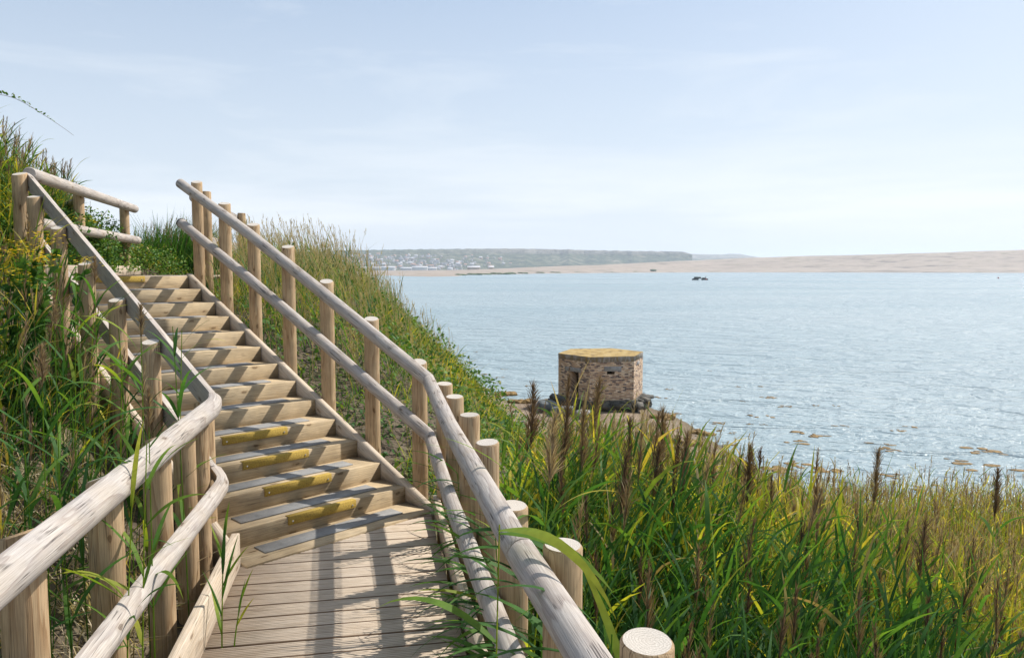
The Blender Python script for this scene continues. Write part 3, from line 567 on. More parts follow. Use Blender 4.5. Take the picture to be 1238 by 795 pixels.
# upper boardwalk
TZ = RI * 13
up_ = empty('boardwalk', (-4.3, 9, TZ), 'upper boardwalk leading away from the top of the stairs', 'boardwalk')
E0, E1 = np.array([-3.55, 8.36, TZ]), np.array([-4.32, 12.3, TZ]); W0, W1 = np.array([-4.56, 7.32, TZ]), np.array([-5.62, 11.4, TZ])
for i in range(28):
    f_ = (i + .5) / 28; a = W0 + (W1 - W0) * f_ ; c = E0 + (E1 - E0) * f_
    if f_ * 4 < .30: a = a + (c - a) * 0 + D * .16; c = c + D * .16
    plank(a + np.array([0, 0, -.03]), c + np.array([0, 0, -.03]), PW, .028, up_)
wd = (W1 - W0) / np.linalg.norm(W1 - W0)
build_board('kerb_board', W0 + wd * .12 + np.array([.06, 0, .055]), W1 + np.array([.06, 0, .055]), .09, .13, M['kerb'], up_)
# fences
PR = .059
def post(parent, x, y, ztop, zbase=None, rad=PR, lean=(0, 0), tilt=(0, 0)):
    tilt = (tilt[0] + random.uniform(-.05, .05), tilt[1] + random.uniform(-.05, .05))
    zb = float(ground(np.array([x]), np.array([y]))[0]) - .25 if zbase is None else zbase
    return build_log('post', [(x - lean[0], y - lean[1], zb), (x, y, ztop)], rad * random.uniform(.97, 1.05), [M['post'], M['end']], parent, nseg=8, nside=30, wob=.018, tilt=tilt)
RR = .053
# 1 stair fence, seaward side
fa = empty('wooden_fence', tuple(st(6, -.14, .6)), 'round-log handrail fence climbing the seaward side of the stairs', 'fence')
for s_, zt_ in ((12.15, 2.745), (10.1, 2.475), (8.17, 2.235), (6.1, 2.005), (4.05, 1.69), (1.95, 1.39), (-.02, 1.085)):
    q = st(s_, -.145, 0); post(fa, q[0], q[1], zt_, zbase=RI * (s_ + 1) - .75, tilt=(.05, -.32))
inn = tuple(-NL)
ra = [st(12.75, -.045, 2.735), st(8, -.045, RI * 9 + .968), st(4, -.045, RI * 5 + .965), st(-.78, -.05, .968)]
build_log('top_rail', ra, RR, M['rail'], fa, flat_to=inn, nseg=40, nside=30, cutflat=-.45)
rb = [st(12.75, -.045, 2.30), st(8, -.045, RI * 9 + .525), st(4, -.045, RI * 5 + .53), st(-.80, -.05, .548)]
lr = build_log('lower_rail', rb, RR * .97, M['rail'], fa, flat_to=inn, nseg=40, nside=30, cutflat=-.45)
mb = MB(); q = np.array(rb[0]); log(mb, [q - D * .0 , q + (np.array(rb[0]) - np.array(rb[1])) / np.linalg.norm(np.array(rb[0]) - np.array(rb[1])) * .014], RR * 1.0, nseg=2, nside=24, wob=0, bevel=.002)
cp = mb.build('end_cap', M['black'], lr, loc=tuple(q)); cp.location = (0, 0, 0)
# 2 path fence, seaward side
fb_ = empty('wooden_fence', (-.1, 3.6, 0), 'round-log handrail fence between the lower boardwalk and the reed bed', 'fence')
for x, y, zt_ in ((-.50, 5.60, .955), (-.384, 5.06, .95), (-.249, 4.42, .95), (-.122, 3.71, .95), (.005, 3.02, .85), (.157, 2.306, .95), (.310, 1.693, .95), (.42, 1.0, .95), (.53, .3, .95)):
    post(fb_, x, y, zt_, zbase=-1.5, rad=PR * 1.02, tilt=(.0, -.08))
o_ = tuple(PN)
j0 = np.array(ra[-1]) 
build_log('top_rail', [j0 + np.array((.003, -.008, -.004)), (-.335, 4.25, .895), (.035, 2.42, .88)], RR * 1.03, M['rail'], fb_, flat_to=o_, nseg=60, nside=32, cutflat=-.45, sm=3)
build_log('top_rail', [(.037, 2.405, .88), (.20, 1.68, .88), (.44, .3, .88)], RR * 1.04, M['rail'], fb_, flat_to=o_, nseg=50, nside=36, wob=.045, cutflat=-.45)
j1 = np.array(rb[-1])
build_log('lower_rail', [j1 + np.array((.003, -.008, -.004)), (-.335, 4.25, .47), (.035, 2.42, .45)], RR * .97, M['rail'], fb_, flat_to=o_, nseg=60, nside=30, cutflat=-.45)
build_log('lower_rail', [(.037, 2.405, .45), (.20, 1.68, .45), (.44, .3, .45)], RR, M['rail'], fb_, flat_to=o_, nseg=30, nside=30, cutflat=-.45)
# 3 stair fence, landward side
fc = empty('wooden_fence', tuple(st(6, 1.58, .6)), 'log fence with planed rails climbing the landward side of the stairs', 'fence')
for s_, dz in ((11.53, 1.01), (10.18, .955), (8.16, .93), (6.1, .905), (4.13, .90), (2.24, .885)):
    q = st(s_, 1.585, 0); post(fc, q[0], q[1], RI * (s_ + 1) + dz, zbase=RI * (s_ + 1) - .75, rad=PR * (1.0 if s_ < 11 else 1.1), tilt=(-.02, -.30))
ou = tuple(NL)
build_log('top_rail', [st(11.9, 1.524, RI * 12.9 + .945), st(6, 1.524, RI * 7 + .905), st(.02, 1.524, .985)], .069, M['rail'], fc, flat_to=ou, nseg=30, cutflat=0, wob=.02)
build_log('lower_rail', [st(11.6, 1.524, RI * 12.6 + .47), st(6, 1.524, RI * 7 + .44), st(.05, 1.524, .53)], .066, M['rail'], fc, flat_to=ou, nseg=30, cutflat=0, wob=.02)
# 4 path fence, landward side
fd = empty('wooden_fence', (-1.7, 3.4, 0), 'weathered log fence on the landward side of the lower boardwalk', 'fence')
for x, y, zt_ in ((-1.955, 4.80, .97), (-1.905, 4.58, .94), (-1.862, 4.28, .955), (-1.785, 3.78, .955), (-1.665, 3.065, .955), (-1.58, 2.40, .955), (-1.45, 1.6, .955), (-1.33, .8, .955)):
    post(fd, x, y, zt_, zbase=-.8, rad=PR * (1.02 if y > 4 else 1.15), tilt=(-.34, .12))
ol = tuple(-PN)
build_log('top_rail', [st(.03, 1.50, .985), (-1.838, 4.64, .955), (-1.20, .6, .92)], .064, M['rail'], fd, flat_to=ol, nseg=70, nside=40, wob=.03, cutflat=-.12, sm=1)
build_log('lower_rail', [st(.06, 1.50, .53), (-1.79, 4.62, .475), (-1.15, .6, .45)], .058, M['rail'], fd, flat_to=ol, nseg=70, nside=36, wob=.03, cutflat=-.12, sm=1)
# 5, 6 fences of the upper boardwalk
fe = empty('wooden_fence', (-5.0, 9, TZ), 'level log fence on the landward side of the upper boardwalk', 'fence')
for x, y in ((-4.98, 8.88), (-5.50, 10.95)): post(fe, x, y, 2.66, zbase=1.4)
oe = (-.97, -.25, 0)
build_log('top_rail', [(-4.46, 7.16, 2.675), (-5.50, 11.25, 2.665)], RR * 1.12, M['rail'], fe, flat_to=None, nseg=24)
build_log('lower_rail', [(-4.42, 7.20, 2.22), (-5.45, 11.2, 2.21)], RR * 1.05, M['rail'], fe, flat_to=None, nseg=24)
build_log('back_rail', [(-5.1, 9.1, 2.60), (-6.7, 11.3, 2.60)], RR, M['rail'], fe, flat_to=(.8, -.6, 0), nseg=12)
ff = empty('wooden_fence', (-3.9, 10.4, TZ), 'level log fence on the seaward side of the upper boardwalk', 'fence')
for x, y in ((-3.52, 8.88), (-3.84, 10.35), (-4.31, 12.3)): post(ff, x, y, 2.68, zbase=1.2)
build_log('top_rail', [(-3.60, 8.75, 2.60), (-4.40, 12.35, 2.60)], RR, M['rail'], ff, flat_to=(.97, .25, 0), nseg=20)
build_log('lower_rail', [(-3.60, 8.75, 2.15), (-4.40, 12.35, 2.15)], RR, M['rail'], ff, flat_to=(.97, .25, 0), nseg=20)
# ------------------------------------------------------------------ pillbox
m, t, b, N, L = newmat('old_brick')
uvn = N('ShaderNodeUVMap'); bk = N('ShaderNodeTexBrick'); L(uvn.outputs[0], bk.inputs['Vector'])
bk.inputs['Scale'].default_value = 1; bk.inputs['Brick Width'].default_value = .15; bk.inputs['Row Height'].default_value = .060; bk.inputs['Mortar Size'].default_value = .007; bk.inputs['Mortar Smooth'].default_value = .2
bk.inputs['Color1'].default_value = (0, 0, 0, 1); bk.inputs['Color2'].default_value = (1, 1, 1, 1); bk.inputs['Mortar'].default_value = (.5, .5, .5, 1); bk.inputs['Bias'].default_value = 0
bc = ramp(N, [(0, (.07, .045, .055)), (.14, (.16, .10, .08)), (.3, (.44, .26, .155)), (.7, (.60, .41, .26)), (1, (.72, .56, .41))]); L(bk.outputs['Color'], bc.inputs[0])
mo = N('ShaderNodeMix', data_type='RGBA'); L(bk.outputs['Fac'], mo.inputs['Factor']); L(bc.outputs[0], mo.inputs['A']); mo.inputs['B'].default_value = (.36, .31, .25, 1)
n1 = N('ShaderNodeTexNoise', Scale=2.4, Detail=8, Roughness=.7); L(uvn.outputs[0], n1.inputs['Vector']); nr = ramp(N, [(.30, (.6, .56, .56)), (.55, (1.12, 1.10, 1.05))]); L(n1.outputs[0], nr.inputs[0])
m2 = N('ShaderNodeMix', data_type='RGBA', blend_type='MULTIPLY'); m2.inputs['Factor'].default_value = .7; L(mo.outputs['Result'], m2.inputs['A']); L(nr.outputs[0], m2.inputs['B']); L(m2.outputs['Result'], b.inputs['Base Color'])
bp = N('ShaderNodeBump', Strength=.7, Distance=.01, invert=True); L(bk.outputs['Fac'], bp.inputs['Height']); L(bp.outputs[0], b.inputs['Normal']); b.inputs['Roughness'].default_value = .9
M['brick'] = m
M['concrete'] = noisemat('old_concrete', [(.3, (.16, .15, .14)), (.6, (.34, .32, .30)), (.8, (.26, .22, .16))], scale=5, bump=.5, bscale=30, bdist=.02)
M['lichen'] = noisemat('lichen_roof', [(.36, (.13, .095, .05)), (.48, (.34, .225, .07)), (.58, (.40, .29, .12)), (.75, (.33, .29, .22))], scale=3.2, detail=10, bump=.6, bscale=30, bdist=.02)
M['stain'] = noisemat('stained_slab', [(.34, (.28, .19, .07)), (.48, (.24, .20, .155)), (.62, (.38, .36, .34)), (.8, (.20, .17, .14))], scale=7, detail=8, stretch=(1, 1, .35), bump=.5, bscale=30, bdist=.02)
M['wetrock'] = noisemat('wet_rock', [(.3, (.03, .03, .026)), (.52, (.07, .066, .055)), (.68, (.19, .17, .135)), (.8, (.30, .27, .22))], scale=3.5, detail=8, bump=.9, bscale=9, bdist=.08, rough=.7)
M['slab'] = noisemat('fallen_slab', [(.3, (.07, .085, .09)), (.7, (.19, .20, .20))], scale=3, bump=.6, bscale=14, bdist=.03)
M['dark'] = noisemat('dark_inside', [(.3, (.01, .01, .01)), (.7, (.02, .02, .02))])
PC = np.array([3.80, 32.45]); HR = 1.86; A0 = R(9.3); ZB, ZT = -3.56, -1.98
hexp = lambda r_, k: np.array([PC[0] + r_ * math.cos(A0 + k * math.pi / 3), PC[1] + r_ * math.sin(A0 + k * math.pi / 3)])
pb = empty('pillbox', (PC[0], PC[1], -4.1), 'hexagonal brick wartime pillbox with lichened flat roof on the beach', 'building')
def wallpanel(k, holes):
    """wall from corner k to k+1; holes in wall metres (x0,x1,z0,z1); thickness .36"""
    a, c = hexp(HR, k), hexp(HR, k + 1); a2, c2 = hexp(HR - .38, k), hexp(HR - .38, k + 1); Ln = np.linalg.norm(c - a)
    xs = sorted({0, Ln} | {h[0] for h in holes} | {h[1] for h in holes}); zs = sorted({ZB, ZT} | {h[2] for h in holes} | {h[3] for h in holes})
    mb = MB()
    def P(x_, z_, inn_): p = (a + (c - a) * x_ / Ln) if not inn_ else (a2 + (c2 - a2) * x_ / Ln); return (p[0], p[1], z_)
    for i in range(len(xs) - 1):
        for j in range(len(zs) - 1):
            xm, zm = (xs[i] + xs[i + 1]) / 2, (zs[j] + zs[j + 1]) / 2
            if any(h[0] < xm < h[1] and h[2] < zm < h[3] for h in holes): continue
            for inn_ in (0, 1):
                q = [(xs[i], zs[j]), (xs[i + 1], zs[j]), (xs[i + 1], zs[j + 1]), (xs[i], zs[j + 1])]
                if inn_: q = q[::-1]
                mb.add([P(x_, z_, inn_) for x_, z_ in q], [(0, 1, 2, 3)], 0, 0, None, [(x_ + k * 7.3, z_ + 9) for x_, z_ in q])
    for h in holes:
        q = [(h[0], h[2]), (h[1], h[2]), (h[1], h[3]), (h[0], h[3])]
        for i in range(4):
            (x0_, z0_), (x1_, z1_) = q[i], q[(i + 1) % 4]
            mb.add([P(x0_, z0_, 0), P(x1_, z1_, 0), P(x1_, z1_, 1), P(x0_, z0_, 1)], [(0, 1, 2, 3)], 0, 0, None, [(x0_, z0_ + 9), (x1_, z1_ + 9), (x1_, z1_ + 9.3), (x0_, z0_ + 9.3)])
    return mb.build('wall', M['brick'], pb, loc=(a[0], a[1], ZB), uv=True)
# walls: k=3 left face (door), k=4 front (embrasure), k=5 right
wallpanel(0, [(.8, 1.05, -2.62, -2.50)]); wallpanel(1, []); wallpanel(2, [(.8, 1.05, -2.62, -2.50)])
wallpanel(3, [(.74, 1.22, ZB, -2.45)]); wallpanel(4, [(.72, 1.05, -2.48, -2.36)]); wallpanel(5, [(.85, 1.0, -2.30, -2.20)])
def onwall(k, x0_, x1_, z0_, z1_, th, name, mat):
    a, c = hexp(HR, k), hexp(HR, k + 1); d_ = (c - a) / np.linalg.norm(c - a); nrm = np.array([d_[1], -d_[0]])
    s = a + d_ * x0_ - nrm * (.06 - th); e = a + d_ * x1_ - nrm * (.06 - th)
    mb = MB(); board(mb, (s[0], s[1], (z0_ + z1_) / 2), (e[0], e[1], (z0_ + z1_) / 2), .12, z1_ - z0_, ch=.006); return mb.build(name, mat, pb, loc=(s[0], s[1], z0_))
onwall(3, .40, 1.36, -2.45, -2.27, .006, 'lintel', M['concrete']); onwall(4, .60, 1.33, -2.36, -2.16, .006, 'lintel', M['concrete']); onwall(5, .55, 1.15, -2.20, -2.05, .006, 'lintel', M['concrete'])
mb = MB()
def hexprism(mb, r0, r1, z0_, z1_, jit=0, seed=0):
    rr_ = random.Random(seed); lo = [(*hexp(r0 * (1 + rr_.uniform(-jit, jit)), k), z0_ + rr_.uniform(-jit, jit)) for k in range(6)]; hi = [(*hexp(r1 * (1 + rr_.uniform(-jit, jit)), k), z1_ + rr_.uniform(-jit, jit) * .4) for k in range(6)]
    mb.add(lo + hi, [(k, (k + 1) % 6, (k + 1) % 6 + 6, k + 6) for k in range(6)] + [tuple(range(6))[::-1]]); mb.add(hi, [tuple(range(6))], 1)
hexprism(mb, HR + .004, HR + .012, ZT + .001, -1.76)
rf = mb.build('roof_slab', [M['stain'], M['lichen']], pb, loc=(PC[0], PC[1], ZT))
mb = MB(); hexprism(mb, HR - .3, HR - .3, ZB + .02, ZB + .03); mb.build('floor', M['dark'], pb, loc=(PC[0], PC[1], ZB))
# broken foundation: ragged blocks round the foot
mb = MB(); hexprism(mb, HR * 1.12, HR * 1.06, -4.4, ZB - .004, .03, 4)
for i in range(70):
    k = random.uniform(0, 6); i0 = int(k); p = hexp(HR * random.uniform(1.02, 1.14), i0) * (1 - (k - i0)) + hexp(HR * random.uniform(1.02, 1.14), (i0 + 1) % 6) * (k - i0)
    q_ = hexp(1, (i0 + 1) % 6) - hexp(1, i0); q_ = q_ / np.linalg.norm(q_); a_ = random.gauss(0, .14); q_ = np.array([q_[0] * math.cos(a_) - q_[1] * math.sin(a_), q_[0] * math.sin(a_) + q_[1] * math.cos(a_)]) * random.uniform(.14, .42); zz_ = random.uniform(-4.15, ZB - .10)
    n0_ = len(mb.v); board(mb, (p[0] - q_[0], p[1] - q_[1], zz_ + random.uniform(-.05, .05)), (p[0] + q_[0], p[1] + q_[1], zz_), random.uniform(.25, .5), random.uniform(.12, .24), up=(random.gauss(0, .12), random.gauss(0, .12), 1), ch=.03)
    for vv_ in mb.v[n0_:]: vv_ += rng.normal(0, .02, vv_.shape)
mb.build('foundation', M['wetrock'], pb, loc=(PC[0], PC[1], -4.1))
# fallen slabs and stones, each a thing
def slab(x, y, z, sx_, sy_, sz_, rz, tilt, mat, label, name='concrete_slab', cat='slab', group=None, seed=1, n=9, jag=.25):
    mb = MB(); rock_mesh(mb, (0, 0, 0), (sx_, sy_, sz_), seed, n=n, flat=1, jag=jag)
    o = mb.build(name, mat); vv = o.data.vertices
    for q in vv:   # squarish
        q.co.x = sx_ * math.copysign(min(abs(q.co.x / sx_) ** .6, 1.15), q.co.x); q.co.y = sy_ * math.copysign(min(abs(q.co.y / sy_) ** .6, 1.15), q.co.y); q.co.z = sz_ * math.copysign(min(abs(q.co.z / sz_) ** .5, 1.1), q.co.z)
    o.location = (x, y, z); o.rotation_euler = (R(tilt), R(tilt * .5), R(rz)); tag(o, label, cat, group); return o
slab(1.42, 30.6, -3.72, .42, .34, .20, 15, 6, M['slab'], 'leftmost dark fallen slab left of the pillbox', seed=3)
slab(1.98, 29.9, -3.80, .50, .36, .20, -8, -7, M['slab'], 'middle dark fallen slab just left of the pillbox door', seed=8)
slab(2.30, 31.2, -3.70, .36, .3, .26, 30, 4, M['wetrock'], 'black fallen block against the left corner of the pillbox', seed=14)
slab(2.85, 29.3, -3.84, .42, .26, .15, -14, 12, M['concrete'], 'pale tilted slab in front of the pillbox', seed=21)
for i in range(60):
    u = random.uniform(-1, 7.2); y = random.uniform(18, 30); s_ = random.uniform(.03, .09)
    if u > 6.6 - (y < 22): continue
    z = float(ground(np.array([u]), np.array([y]))[0])
    slab(u, y, z + s_ * .1, s_, s_ * random.uniform(.6, 1), s_ * .5, random.uniform(0, 180), 0, random.choice([M['slab'], M['concrete'], M['wetrock']]), 'small loose stone lying on the shingle beach', 'stone', 'stone', 'stones on the beach', seed=i, n=6)
# seaweed: rocks with weed and floating patches
M['weed'] = noisemat('seaweed', [(.3, (.10, .06, .015)), (.6, (.26, .16, .05)), (.8, (.36, .24, .09))], scale=4, detail=8, bump=1, bscale=12, bdist=.06, rough=.7)
def bz(u, v_, z):
    c_, s_ = math.cos(.0786813), math.sin(.0786813); X_ = (u - 619) / 925; Z_ = -(v_ - 397.5) / 925; r_ = (X_, c_ + Z_ * s_, -s_ + Z_ * c_); t_ = (z - 1.8) / r_[2]; return r_[0] * t_, r_[1] * t_
for i, (x, y, s_, lb) in enumerate([(-.35, 35.3, .55, 'weed-covered rock left of the pillbox at the water edge'), (.35, 33.2, .45, 'weed-covered rock nearest the fallen slabs'), (-1.3, 36.8, .3, 'small weed-covered rock farthest left in the shallows'), (6.75, 27.0, .42, 'weed-covered rock in the water right of the beach'), (5.9, 29.5, .4, 'weed-covered rock at the right foot of the pillbox'), (5.9, 25.2, .5, 'low weed-covered rock at the beach edge below the pillbox')]):
    mb = MB()
    for q in range(6): rock_mesh(mb, (random.uniform(-s_, s_), random.uniform(-s_, s_) * .5, random.uniform(-.1, .02)), (s_ * random.uniform(.3, .6), s_ * .45, s_ * .5), i * 9 + q, n=9, jag=.5, flat=.5)
    o = mb.build('seaweed_rock', M['weed'], smooth=True); o.location = (x, y, max(-4.12, float(ground(np.array([x]), np.array([y]))[0])) + .06); tag(o, lb, 'rock')
spots = [(520, 425, 1), (545, 432, 1), (560, 445, 1), (585, 452, 2), (598, 462, 2), (590, 470, 2), (575, 425, 1), (610, 446, 1), (605, 456, 1.4), (640, 466, 1), (893, 467, 1), (918, 467, 1), (926, 480, 2.2), (949, 491, 1.6), (898, 485, 1), (920, 503, 2.3), (870, 511, 1.6), (987, 490, .9), (1011, 490, .9), (1013, 514, 2), (968, 522, 2), (985, 526, 2.3), (886, 523, 1), (905, 512, .8), (960, 534, 2.2), (923, 513, .8), (1084, 520, 1.6), (1102, 516, 1.2), (1070, 538, 2.8), (1076, 544, 1.8), (1190, 545, 2.8), (1148, 556, 2.6), (1195, 563, 4.5), (998, 569, 2.4), (965, 560, 2.2), (880, 538, 1.5), (872, 520, 1), (950, 568, 3.4), (808, 470, 1.4), (800, 480, 1.4), (815, 500, 1.6), (858, 448, .6), (1130, 590, 3), (1075, 575, 2)]
for i, (u, v_, s_) in enumerate(spots):
    x, y = bz(u, v_, -4.095); mb = MB(); r_ = random.Random(i)
    for q in range(r_.randint(4, 8)): rock_mesh(mb, (r_.uniform(-.17, .17) * s_, r_.uniform(-.14, .14) * s_, .0), (.055 * s_ * r_.uniform(.5, 1.5), .05 * s_ * r_.uniform(.4, 1.3), .008), i * 9 + q, n=5, jag=.6, flat=1)
    o = mb.build('seaweed', M['weed']); o.location = (x, y, -4.095); o.rotation_euler.z = r_.uniform(-.3, .1); tag(o, ('small ' if s_ < 1.3 else 'large ' if s_ > 2.4 else '') + 'brown clump of seaweed floating ' + ('between the bank and the pillbox' if u < 660 else 'close to the right wall of the pillbox' if u < 862 else 'in the shallows right of the pillbox' if u < 960 else 'off the middle of the reed bed' if u < 1060 else 'off the right end of the reed bed'), 'seaweed', 'floating seaweed clumps')
# ------------------------------------------------------------------ boat (low work raft with tarpaulin) and buoy
M['tarp'] = noisemat('tarpaulin', [(.3, (.025, .04, .035)), (.7, (.06, .08, .07))], scale=.8); M['hull'] = noisemat('dark_hull', [(.3, (.012, .02, .025)), (.7, (.03, .04, .045))], scale=.8)
M['red'] = noisemat('faded_red', [(.3, (.5, .12, .10)), (.7, (.6, .2, .16))], scale=2)
bx, by_ = bz(847, 338.4, WZ); boat = empty('work_raft', (bx, by_, WZ), 'low dark work raft with covered stores moored far out on the lagoon', 'boat')
def bb(name, x0_, x1_, y0_, y1_, z0_, z1_, mat, tp=0):
    mb = MB(); o_ = np.array([bx, by_, WZ]); V = [(x0_, y0_, z0_), (x1_, y0_, z0_), (x1_, y1_, z0_), (x0_, y1_, z0_), (x0_ + tp, y0_ + tp, z1_), (x1_ - tp, y0_ + tp, z1_), (x1_ - tp, y1_ - tp, z1_), (x0_ + tp, y1_ - tp, z1_)]
    mb.add(np.array(V) + o_, [(0, 3, 2, 1), (4, 5, 6, 7), (0, 1, 5, 4), (1, 2, 6, 5), (2, 3, 7, 6), (3, 0, 4, 7)]); return mb.build(name, mat, boat, loc=tuple(o_))
bb('pontoon', -4.3, -1.2, -1.2, 1.2, -.2, .7, M['hull'], .15); bb('pontoon', .6, 3.7, -1.2, 1.2, -.2, .7, M['hull'], .15); bb('deck', -3.6, 3.2, -1.3, 1.3, .701, .86, M['hull'])
bb('stores_cover', -3.4, .2, -1, 1, .861, 1.65, M['tarp'], .35); bb('winch_box', .9, 2.4, -.6, .6, .861, 1.25, M['tarp'], .1); bb('float', 2.2, 2.7, -1.6, -1.25, -.1, .75, M['red'], .05)
q = np.array([bx, by_, WZ]); build_log('mast', [tuple(q + (2.6, 0, .8)), tuple(q + (2.7, 0, 2.0))], .12, M['hull'], boat, nseg=3, nside=8)
x_, y_ = bz(1207, 336.5, WZ); mb = MB(); rock_mesh(mb, (0, 0, .35), (.45, .45, .5), 2, n=9, flat=1, jag=.02)
o = mb.build('buoy', M['red'], smooth=True); o.location = (x_, y_, WZ); tag(o, 'tiny red mooring buoy far out on the lagoon at right', 'buoy')
# ------------------------------------------------------------------ vegetation
def frame(hdir):
    h = np.stack([np.cos(hdir), np.sin(hdir), np.zeros_like(hdir)], -1); s_ = np.stack([-np.sin(hdir), np.cos(hdir), np.zeros_like(hdir)], -1); return h, s_
PROF = np.array([.45, .95, 1, .8, .45, .04])
def ribbons(mb, root, az, elev, bend, Ln, Wd, nseg=4, twist=0., r=.5, mat=0, prof=None):
    """vectorised grass blades / leaves as curved ribbons; returns the tip positions"""
    n = len(root); az = np.broadcast_to(az, (n,)); elev = np.broadcast_to(elev, (n,)); bend = np.broadcast_to(bend, (n,)); Ln = np.broadcast_to(Ln, (n,)); Wd = np.broadcast_to(Wd, (n,)); tw = np.broadcast_to(twist, (n,)); r = np.broadcast_to(r, (n,))
    h, s_ = frame(az); up = np.array((0, 0, 1.)); pos = root.copy(); V = np.empty((n, nseg + 1, 2, 3)); pr_ = np.interp(np.linspace(0, 1, nseg + 1), np.linspace(0, 1, 6), PROF) if prof is None else np.asarray(prof)
    for j in range(nseg + 1):
        t_ = j / nseg; e = elev - bend * t_ ** 1.4; tan = h * np.cos(e)[:, None] + up * np.sin(e)[:, None]; nrm = -h * np.sin(e)[:, None] + up * np.cos(e)[:, None]
        a = tw * (.4 + t_); side = s_ * np.cos(a)[:, None] + nrm * np.sin(a)[:, None]; wv = side * (Wd * pr_[j] * .5)[:, None]
        V[:, j, 0] = pos - wv; V[:, j, 1] = pos + wv
        if j < nseg: pos = pos + tan * (Ln / nseg)[:, None]
    base = (np.arange(n) * (nseg + 1) * 2)[:, None]; j = np.arange(nseg) * 2
    f = np.stack([base + j, base + j + 1, base + j + 3, base + j + 2], -1).reshape(-1, 4)
    rv = np.repeat(r, (nseg + 1) * 2) + np.tile(np.repeat(np.linspace(-.04, .10, nseg + 1), 2), n)
    mb.add(V.reshape(-1, 3), f, mat, np.clip(rv, 0, 1)); return pos
def stems(mb, root, top, w_, r=.5, mat=0, nseg=3, curve=None):
    """crossed thin ribbons from root to top"""
    n = len(root); w_ = np.broadcast_to(w_, (n,)); r = np.broadcast_to(r, (n,)); cv = np.zeros((n, 3)) if curve is None else curve
    for a in (0., 2.1):
        s_ = np.array((math.cos(a), math.sin(a), 0.)); V = np.empty((n, nseg + 1, 2, 3))
        for j in range(nseg + 1):
            t_ = j / nseg; c_ = root + (top - root) * t_ + cv * (t_ * (1 - t_)); wv = s_ * (w_ * (1 - .45 * t_) * .5)[:, None]; V[:, j, 0] = c_ - wv; V[:, j, 1] = c_ + wv
        base = (np.arange(n) * (nseg + 1) * 2)[:, None]; j = np.arange(nseg) * 2
        f = np.stack([base + j, base + j + 1, base + j + 3, base + j + 2], -1).reshape(-1, 4); mb.add(V.reshape(-1, 3), f, mat, np.repeat(r, (nseg + 1) * 2))
def plumes(mb, top, sdir, k, size, r, mat=1, droop=.42, wid=.0045, spread=.2):
    """feathery seed heads: k strands each, rising from the last stretch of the stem and nodding down-wind"""
    n = len(top); size = np.broadcast_to(size, (n,)); r = np.broadcast_to(r, (n,))
    T = np.repeat(top, k, 0); D_ = np.repeat(sdir, k, 0); S = np.repeat(size, k); q = rng.uniform(0, 1, n * k)
    root = T - D_ * (S * (1 - q))[:, None]; az = rng.uniform(-3.14, 3.14, n * k); az = np.where(rng.uniform(0, 1, n * k) < .45, .4 + rng.normal(0, .5, n * k), az)
    Ln = S * rng.uniform(.26, .46, n * k) * (1.2 - .75 * q)
    ribbons(mb, root, az, 1.50 - np.abs(rng.normal(0, spread, n * k)), droop * rng.uniform(.2, 1.2, n * k), Ln, wid * rng.uniform(.6, 1.4, n * k), 2, rng.uniform(0, 3, n * k), np.clip(np.repeat(r, k) + rng.normal(0, .14, n * k), 0, 1), mat, prof=[.6, 1, .2])
def reeds(mb, x, y, z, h, r, nleaf=7, plume_p=.5, k=14, leafL=.42, leafW=.02, near=False, lean=.10, pr=.35, wind=.5, psize=.21, pw=.007):
    n = len(x); root = np.stack([x, y, z], -1); la = wind + rng.normal(0, .9, n); lm = np.abs(rng.normal(lean, lean * .9, n)) * h
    top = root + np.stack([np.cos(la) * lm, np.sin(la) * lm, h], -1); cv = np.stack([-np.cos(la) * lm, -np.sin(la) * lm, lm * 0], -1) * .6
    stems(mb, root, top, .0065, np.clip(r + .12, 0, 1), 0, 4, cv)
    t_ = np.tile(np.linspace(.22, .97, nleaf), n) + rng.uniform(-.05, .05, n * nleaf); rp_ = lambda a: np.repeat(a, nleaf, 0)
    P = rp_(root) + rp_(top - root) * t_[:, None] + rp_(cv) * (t_ * (1 - t_))[:, None]
    az = rp_(rng.uniform(0, 6.28, n)) + np.tile(np.arange(nleaf) * np.pi, n) + rng.normal(0, .7, n * nleaf); az = np.where(rng.uniform(0, 1, n * nleaf) < .4, wind + rng.normal(0, .7, n * nleaf), az)
    Ln = leafL * rng.uniform(.6, 1.25, n * nleaf) * (1.1 - .35 * np.abs(t_ - .6)); el = 1.25 - rng.uniform(0, .6, n * nleaf) + t_ * .15
    rr_ = rp_(r) + rng.normal(0, .10, n * nleaf) + (.5 - t_) * .12; rr_ = np.where(rng.uniform(0, 1, n * nleaf) < .08 * (1.2 - t_), rng.uniform(.75, 1, n * nleaf), rr_)
    ribbons(mb, P, az, el, rng.uniform(.1, 1.35, n * nleaf), Ln, leafW * rng.uniform(.35, 1.45, n * nleaf), 5 if near else 4, rng.normal(0, .8, n * nleaf), np.clip(rr_, 0, 1))
    sel = rng.uniform(0, 1, n) < plume_p
    if sel.any():
        sdv = (top - root)[sel]; sdv /= np.linalg.norm(sdv, axis=1)[:, None]
        ext = psize * rng.uniform(.75, 1.25, sel.sum()); T = top[sel] + sdv * ext[:, None]; stems(mb, top[sel] - sdv * .02, T, .004, .4, 1, 2); plumes(mb, T, sdv, k, ext, np.clip(pr + rng.normal(0, .18, sel.sum()), 0, 1), wid=pw)
def scatter(n, x0_, x1_, y0_, y1_, fn):
    x = rng.uniform(x0_, x1_, n); y = rng.uniform(y0_, y1_, n); k_ = fn(x, y); k_ = rng.uniform(0, 1, n) < k_; x, y = x[k_], y[k_]; return x, y, ground(x, y) - .02
